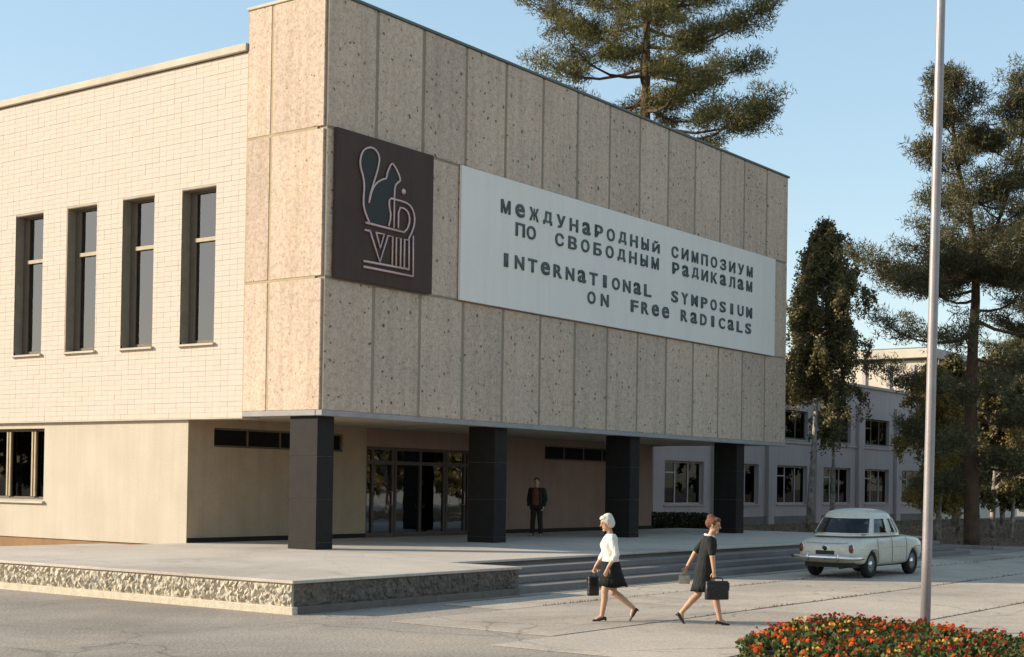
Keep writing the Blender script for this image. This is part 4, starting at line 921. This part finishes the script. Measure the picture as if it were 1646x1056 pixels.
# man standing under the overhang
def man_c(t):
    b = MB(); loft(b, [((0, 0, .86), .11, .16), ((0, 0, .98), .115, .165), ((0, 0, 1.12), .11, .16), ((.01, 0, 1.28), .12, .18), ((0, 0, 1.42), .09, .19), ((0, 0, 1.47), .055, .10)])
    capsule(b, (0, 0, 1.44), .058, (.02, 0, 1.55), .054)
    for s in (1, -1):
        leg(b, (0, s*.09, .88), (.02, s*.115, .48), (-.01, s*.135, .09), 1.05); capsule(b, (-.01, s*.135, .07), .035, (.11, s*.15, .03), .03)
        capsule(b, (0, s*.205, 1.40), .055, (-.03, s*.27, 1.12), .045); capsule(b, (-.03, s*.27, 1.12), .043, (.07, s*.235, .90), .03); hand(b, (.07, s*.235, .90), (.25, -s*.1, -1), (1, 0, 0), (0, -s, 0), .6, 1)
    head(t, b, (.035, 0, 1.635), .08, .25, HAIRD, 'short', 1.04)
    fuse(b, 'body', SKIN, t, .0065, 3)
    sh_ = MB(); loft(sh_, [((.005, 0, .93), .128, .172), ((.005, 0, 1.12), .128, .166), ((.018, 0, 1.28), .138, .175), ((.005, 0, 1.40), .105, .18), ((.0, 0, 1.475), .068, .10)]); fuse(sh_, 'shirt', RUST, t, .009, 4)
    tr = MB(); loft(tr, [((0, 0, .82), .13, .175), ((0, 0, .90), .135, .185), ((0, 0, .975), .128, .178)])
    for s in (1, -1): capsule(tr, (0, s*.09, .86), .10, (.02, s*.115, .48), .078); capsule(tr, (.02, s*.115, .48), .078, (-.01, s*.135, .10), .070)
    fuse(tr, 'trousers', DKG, t, .010, 4)
    # open jacket: shell round back and sides
    jk = MB(); P = []
    for z, rx, ry in ((.80, .168, .215), (.95, .165, .208), (1.12, .155, .195), (1.28, .165, .208), (1.40, .130, .215), (1.47, .085, .13)):
        op = .62 if z < 1.3 else .45
        outer = [(rx*math.cos(a), ry*math.sin(a), z) for a in np.linspace(op, 2*math.pi-op, 26)]
        inner = [(rx*.9*math.cos(a), ry*.9*math.sin(a), z) for a in np.linspace(2*math.pi-op, op, 26)]; P.append(outer+inner)
    jk.grid(P, closeu=True)
    for s in (1, -1): capsule(jk, (0, s*.20, 1.395), .078, (-.03, s*.272, 1.12), .064); capsule(jk, (-.03, s*.272, 1.12), .063, (.055, s*.242, .935), .054)
    jk.build('jacket', DKG, t)
    for s in (1, -1): shoe(t, (-.01, s*.135, .095), (1, s*.2), .05, LEATHER, heel=.015)
mp_ = W(862, 862, 44.2)
man = person('man in dark open jacket and rust shirt standing under the overhang', (12.06, 2.47, ZP+.008), math.pi+YAW-.35, man_c)
# what the women carry
def bag(name, label, w, h, d, loc, rz, mat, grip, owner_rz=0):
    t = thing(name, label, 'bag', loc, rz); m_ = MB()
    P = []
    for z, kx, ky in ((0, .97, .8), (.02, 1, 1), (h*.5, 1, .95), (h*.92, .97, .7), (h, .95, .5)):
        P.append([(w/2*kx*math.copysign(abs(math.cos(a))**.35, math.cos(a)), d/2*ky*math.copysign(abs(math.sin(a))**.5, math.sin(a)), z) for a in [2*math.pi*k/28 for k in range(28)]])
    m_.grid(P, closeu=True); m_.f += [tuple(range(28))[::-1], tuple(4*28+k for k in range(28))]; m_.sm += [False, False]; m_.build('case', mat, t)
    MB().tube([(-w*.28, 0, h-.01), (-w*.22, 0, h+grip*.8), (0, 0, h+grip), (w*.22, 0, h+grip*.8), (w*.28, 0, h-.01)], .009, 8).build('handle', mat, t)
    fl = MB(); fl.box(-w*.48, w*.48, -d*.5-.004, -d*.5+.006, h*.50, h*.93); fl.box(-.02, .02, -d*.5-.010, -d*.5-.0045, h*.44, h*.56); fl.build('flap', mat, t)
    return t
def local(o, p): return o.matrix_world @ Vector(p)
bpy.context.view_layer.update()
p = local(wa, (.25, -.225, .74)); bag('handbag', 'dark handbag hanging from the hand of the woman in white blouse', .19, .30, .09, (p.x, p.y, p.z-.37), ra+.5, LEATHER, .06)
rb = math.atan2(-.808, .589)
p = local(wb, (.16, -.235, .72)); bag('briefcase', 'black leather briefcase carried by the woman in dark dress', .37, .28, .12, (p.x, p.y, p.z-.32), rb+.25, LEATHER, .05)
p = local(wb, (-.275, .235, .76)); bag('handbag', 'small pale purse in the trailing hand of the woman in dark dress', .17, .13, .06, (p.x, p.y, p.z-.16), rb, PALE, .04)

# ------------------------------------------------------------------ parked car (seen from the rear quarter)
CARW = plain('off_white_car_paint', (0.60, 0.56, 0.45), .35, .5, 0, .3); CHROME = plain('chrome', (0.75, 0.75, 0.75), .18, .5, 1.0); TYRE = plain('tyre_rubber', (0.025, 0.024, 0.023), .9, .2); LAMP = plain('red_lamp_glass', (0.16, 0.02, 0.015), .2, .6); BLK = plain('black_trim', (0.02, 0.02, 0.02), .6); HUBG = plain('grey_wheel_paint', (0.16, 0.15, 0.13), .5); SEATC = plain('brown_seat', (0.10, 0.055, 0.035), .8)
car = thing('parked_car', 'off-white rounded old saloon car parked in shade before the steps', 'car')
car.location = (0, 0, 0)
# stations: x, half width, sill z, shoulder z, deck z
ST = [(-2.02, .42, .47, .62, .67), (-1.98, .60, .40, .71, .775), (-1.82, .73, .33, .80, .875), (-1.40, .770, .28, .865, .935), (-.90, .775, .26, .89, .955), (-.2, .775, .25, .90, .96), (.5, .775, .25, .90, .96), (.95, .77, .26, .895, .955), (1.4, .755, .28, .87, .94), (1.78, .72, .33, .82, .90), (1.95, .64, .40, .74, .82), (2.0, .52, .46, .66, .72)]
bm2 = MB(); P = []
for x, w_, zs, zsh, zd in ST:
    half = [(0, zs), (w_*.80, zs), (w_*.955, zs+.05), (w_*1.0, zs+(zsh-zs)*.40), (w_*.995, zs+(zsh-zs)*.72), (w_*.95, zsh), (w_*.86, zsh+(zd-zsh)*.55), (w_*.60, zd-.008), (w_*.3, zd+.010), (0, zd+.014)]
    ring = [(x, y, z) for y, z in half] + [(x, -y, z) for y, z in half[-2:0:-1]]; P.append(ring)
bm2.grid(P, closeu=True); nr = len(P[0]); bm2.f += [tuple(range(nr))[::-1], tuple((len(P)-1)*nr+k for k in range(nr))]; bm2.sm += [True, True]
me = bm2.mesh('body', CARW); b = bmesh.new(); b.from_mesh(me); bmesh.ops.recalc_face_normals(b, faces=b.faces); b.to_mesh(me); b.free()
ob = bpy.data.objects.new('body_raw', me); COL.objects.link(ob); q = ob.modifiers.new('s', 'SUBSURF'); q.levels = 2
cut = MB()
for x in (-1.14, 1.22): cut.lathe([(0, -.9), (.345, -.9), (.345, .9), (0, .9)], 28, 'y', (x, 0, .31), False)
cm = cut.mesh('cut', None); cb = bmesh.new(); cb.from_mesh(cm); bmesh.ops.remove_doubles(cb, verts=cb.verts, dist=1e-4); bmesh.ops.recalc_face_normals(cb, faces=cb.faces); cb.to_mesh(cm); cb.free()
co_ = bpy.data.objects.new('cut', cm); COL.objects.link(co_); bo = ob.modifiers.new('b', 'BOOLEAN'); bo.operation = 'DIFFERENCE'; bo.object = co_; bo.solver = 'EXACT'
dg = DG(); dg.update(); nm = bpy.data.meshes.new_from_object(ob.evaluated_get(dg)); nm.name = 'body'; bpy.data.objects.remove(ob); bpy.data.objects.remove(co_)
nm.materials.clear(); nm.materials.append(CARW); nm.polygons.foreach_set('use_smooth', [True]*len(nm.polygons)); link('body', nm, car)
# cabin
def cab(th, v, off=0.0):
    z = .945 + v*.46; a0, a1, c0, c1 = 1.34, .84, -.30, -.30; a = a0+(a1-a0)*v**1.1; bb = .725+(.61-.725)*v**1.3; c = c0+(c1-c0)*v; n_ = 2.9
    ct, st_ = math.cos(th), math.sin(th); return (c + (a+off)*math.copysign(abs(ct)**(2/n_), ct), (bb+off)*math.copysign(abs(st_)**(2/n_), st_), z)
TH = [2*math.pi*k/72 for k in range(72)]
NT = 144; TH = [2*math.pi*k/NT for k in range(NT)]; VR = [0, .08, .16, .275, .39, .51, .63, .745, .86, .93, 1.0]
WINS = [(math.pi-.98, math.pi+.98), (-.85, .85), (1.17, 1.50), (1.58, 1.98), (-1.50, -1.17), (-1.98, -1.58)]
cbm = MB(); P = [[cab(t_, v) for t_ in TH] for v in VR]; top = P[-1]
for s_, dz in ((.985, .026), (.95, .055), (.88, .088), (.78, .115), (.62, .140), (.42, .158), (.2, .168)): P.append([(-.30+(x+.30)*s_, y*s_, 1.405+dz) for x, y, z in top])
cbm.grid(P, closeu=True); keep = []
def in_win(t_, v):
    for a, b_ in WINS:
        for w_ in (t_, t_-2*math.pi):
            if a < w_ < b_ and .16 < v < .86: return True
    return False
for fi, f_ in enumerate(cbm.f):
    r_, k_ = divmod(fi, NT)
    keep.append(not (r_ < len(VR)-1 and in_win(2*math.pi*(k_+.5)/NT, (VR[r_]+VR[r_+1])/2)))
cbm.f = [f_ for f_, k_ in zip(cbm.f, keep) if k_]; cbm.sm = [True]*len(cbm.f)
cbm.f.append(tuple((len(P)-1)*NT+k for k in range(NT))); cbm.sm.append(True); cbm.build('cabin', CARW, car)
box('interior_shelf', BLK, car, -1.35, .75, -.62, .62, .975, .985)
for xs_ in (-.75, .28):
    st2 = MB(); 
    for yc in (-.31, .31): loft(st2, [((xs_, yc, .98), .09, .27), ((xs_-.03, yc, 1.10), .085, .27), ((xs_-.05, yc, 1.19), .07, .24), ((xs_-.055, yc, 1.215), .04, .18)])
    st2.build('seat', SEATC, car)
MB().tube([(.50+.06*math.cos(a), .32+.17*math.sin(a), 1.07+.15*math.cos(a)) for a in [2*math.pi*q/20 for q in range(21)]], .012, 6).build('steering_wheel', BLK, car)
def cabpatch(name, t0, t1, v0, v1, mat, parent, off=.006, nt=16, rnd=.0):
    P = []
    for i in range(7):
        v = v0+(v1-v0)*i/6; sh_ = rnd*(abs(i-3)/3)**4; P.append([cab(t0+(t1-t0)*(sh_+(1-2*sh_)*k/nt), v, off) for k in range(nt+1)])
    return MB().grid(P).build(name, mat, parent)
DG2 = glass('car_window_glass', (0.55, 0.58, 0.57), 1.45)
rw = cabpatch('rear_window', math.pi-.99, math.pi+.99, .15, .87, DG2, car, .002, 28, .0); ws = cabpatch('windscreen', -.86, .86, .15, .87, DG2, car, .002, 28, .0)
def ring_trim(t0, t1, v0, v1, parent, r=.012):
    pts = [cab(t0+(t1-t0)*k/24, v0, .008) for k in range(25)] + [cab(t1, v0+(v1-v0)*k/6, .008) for k in range(1, 7)] + [cab(t1+(t0-t1)*k/24, v1, .008) for k in range(1, 25)] + [cab(t0, v1+(v0-v1)*k/6, .008) for k in range(1, 7)]
    MB().tube(pts, r, 6).build('trim', CHROME, parent)
ring_trim(math.pi-1.0, math.pi+1.0, .13, .885, rw); ring_trim(-.87, .87, .11, .885, ws)
for s in (1, -1):
    for (t0, t1) in ((1.17, 1.50), (1.58, 1.98)):
        sw = cabpatch('side_window', s*t0, s*t1, .15, .87, DG2, car, .002, 10)
        ring_trim(s*t0, s*t1, .15, .86, sw, .008)
# seams, sill trim
for s in (1, -1):
    for x in (-.92, -.12, .72): MB().tube([(x, s*.776, .33), (x, s*.781, .6), (x, s*.765, .84), (x, s*.742, .895)], .005, 4).build('door_seam', BLK, car)
    for x in (-.80, .02): MB().tube([(x, s*.775, .80), (x+.03, s*.805, .80), (x+.13, s*.805, .80), (x+.16, s*.775, .80)], .009, 6).build('door_handle', CHROME, car)
    MB().tube([(-1.75, s*.755, .66), (-.9, s*.788, .68), (0, s*.790, .69), (.9, s*.788, .69), (1.7, s*.742, .68)], .009, 6).build('side_trim', CHROME, car)
    # tail lamps and headlamps
    tl = MB(); tl.lathe([(0, -.05), (.060, -.045), (.066, -.01), (.058, .05), (0, .055)], 14, 'x'); o = tl.build('tail_lamp', LAMP, car); o.location = (-1.945, s*.585, .675); o.scale = (1, .75, 1.5); o.rotation_euler.z = s*-.35
    MB().lathe([(.062, -.012), (.078, -.006), (.078, .012), (.062, .016)], 14, 'x').build('lamp_ring', CHROME, o)
    hl = MB(); hl.lathe([(0, .06), (.06, .05), (.085, .0), (.09, -.06), (0, -.06)], 16, 'x'); o = hl.build('headlamp', CHROME, car); o.location = (1.93, s*.53, .70)
def bumper(x, s, name):
    m_ = MB(); pts = [(x+s*.30, -.80, .47), (x+s*.08, -.79, .47), (x-s*.03, -.66, .47), (x-s*.065, -.3, .47), (x-s*.07, 0, .47), (x-s*.065, .3, .47), (x-s*.03, .66, .47), (x+s*.08, .79, .47), (x+s*.30, .80, .47)]
    m_.tube(pts, [.03, .045, .048, .048, .048, .048, .048, .045, .03], 10); o = m_.build(name, CHROME, car)
    for y in (-.36, .36): MB().tube([(x-s*.075, y, .41), (x-s*.12, y, .47), (x-s*.075, y, .60)], [.03, .035, .02], 8).build('overrider', CHROME, o)
bumper(-2.04, 1, 'rear_bumper'); bumper(2.03, -1, 'front_bumper')
MB().lathe([(0, -.03), (.075, -.028), (.09, -.01), (.092, .02), (0, .02)], 18, 'x', (-1.985, 0, .675)).build('boot_emblem', CHROME, car)
MB().lathe([(0, -.036), (.05, -.034), (.055, -.024), (.055, .0), (0, .0)], 14, 'x', (-1.985, 0, .675)).build('emblem_centre', BLK, car)
MB().tube([(-1.93, -.5, .80), (-1.97, -.25, .79), (-1.98, 0, .79), (-1.97, .25, .79), (-1.93, .5, .80)], .005, 4).build('boot_seam', BLK, car)
pl = MB(); pl.box(-2.03, -2.018, -.22, .22, .535, .625); pl.build('number_plate', BLK, car, .004)
for x, nm_ in ((-1.14, 'w'), (1.22, 'w')):
    for s in (1, -1):
        wl_ = MB(); wl_.lathe([(.20, -.08), (.29, -.085), (.312, -.06), (.315, 0), (.312, .06), (.29, .085), (.20, .08), (.20, -.08)], 28, 'y'); tyre = wl_.build('wheel', TYRE, car); tyre.location = (x, s*.635, .315)
        MB().lathe([(0, s*.045), (.12, s*.05), (.20, s*.07), (.205, s*.02), (.20, -s*.05), (0, -s*.05)], 24, 'y').build('rim', HUBG, tyre)
        MB().lathe([(0, s*.085), (.06, s*.08), (.09, s*.055), (.09, s*.04)], 18, 'y').build('hub_cap', CHROME, tyre)
ub = MB(); ub.box(-1.8, 1.75, -.58, .58, .24, .42); ub.build('underbody', BLK, car)
MB().tube([(-1.2, -.35, .26), (-2.08, -.38, .24)], .022, 8).build('exhaust_pipe', BLK, car)
CAX = YAW - R(37)   # heading, measured from the X axis
cr = W(1329, 905, 34.4); hx = Vector((math.cos(CAX), math.sin(CAX), 0))
car.location = (cr.x + hx.x*2.05, cr.y + hx.y*2.05, .012); car.rotation_euler.z = CAX; car.scale = (1.07, 1.06, 1.04)
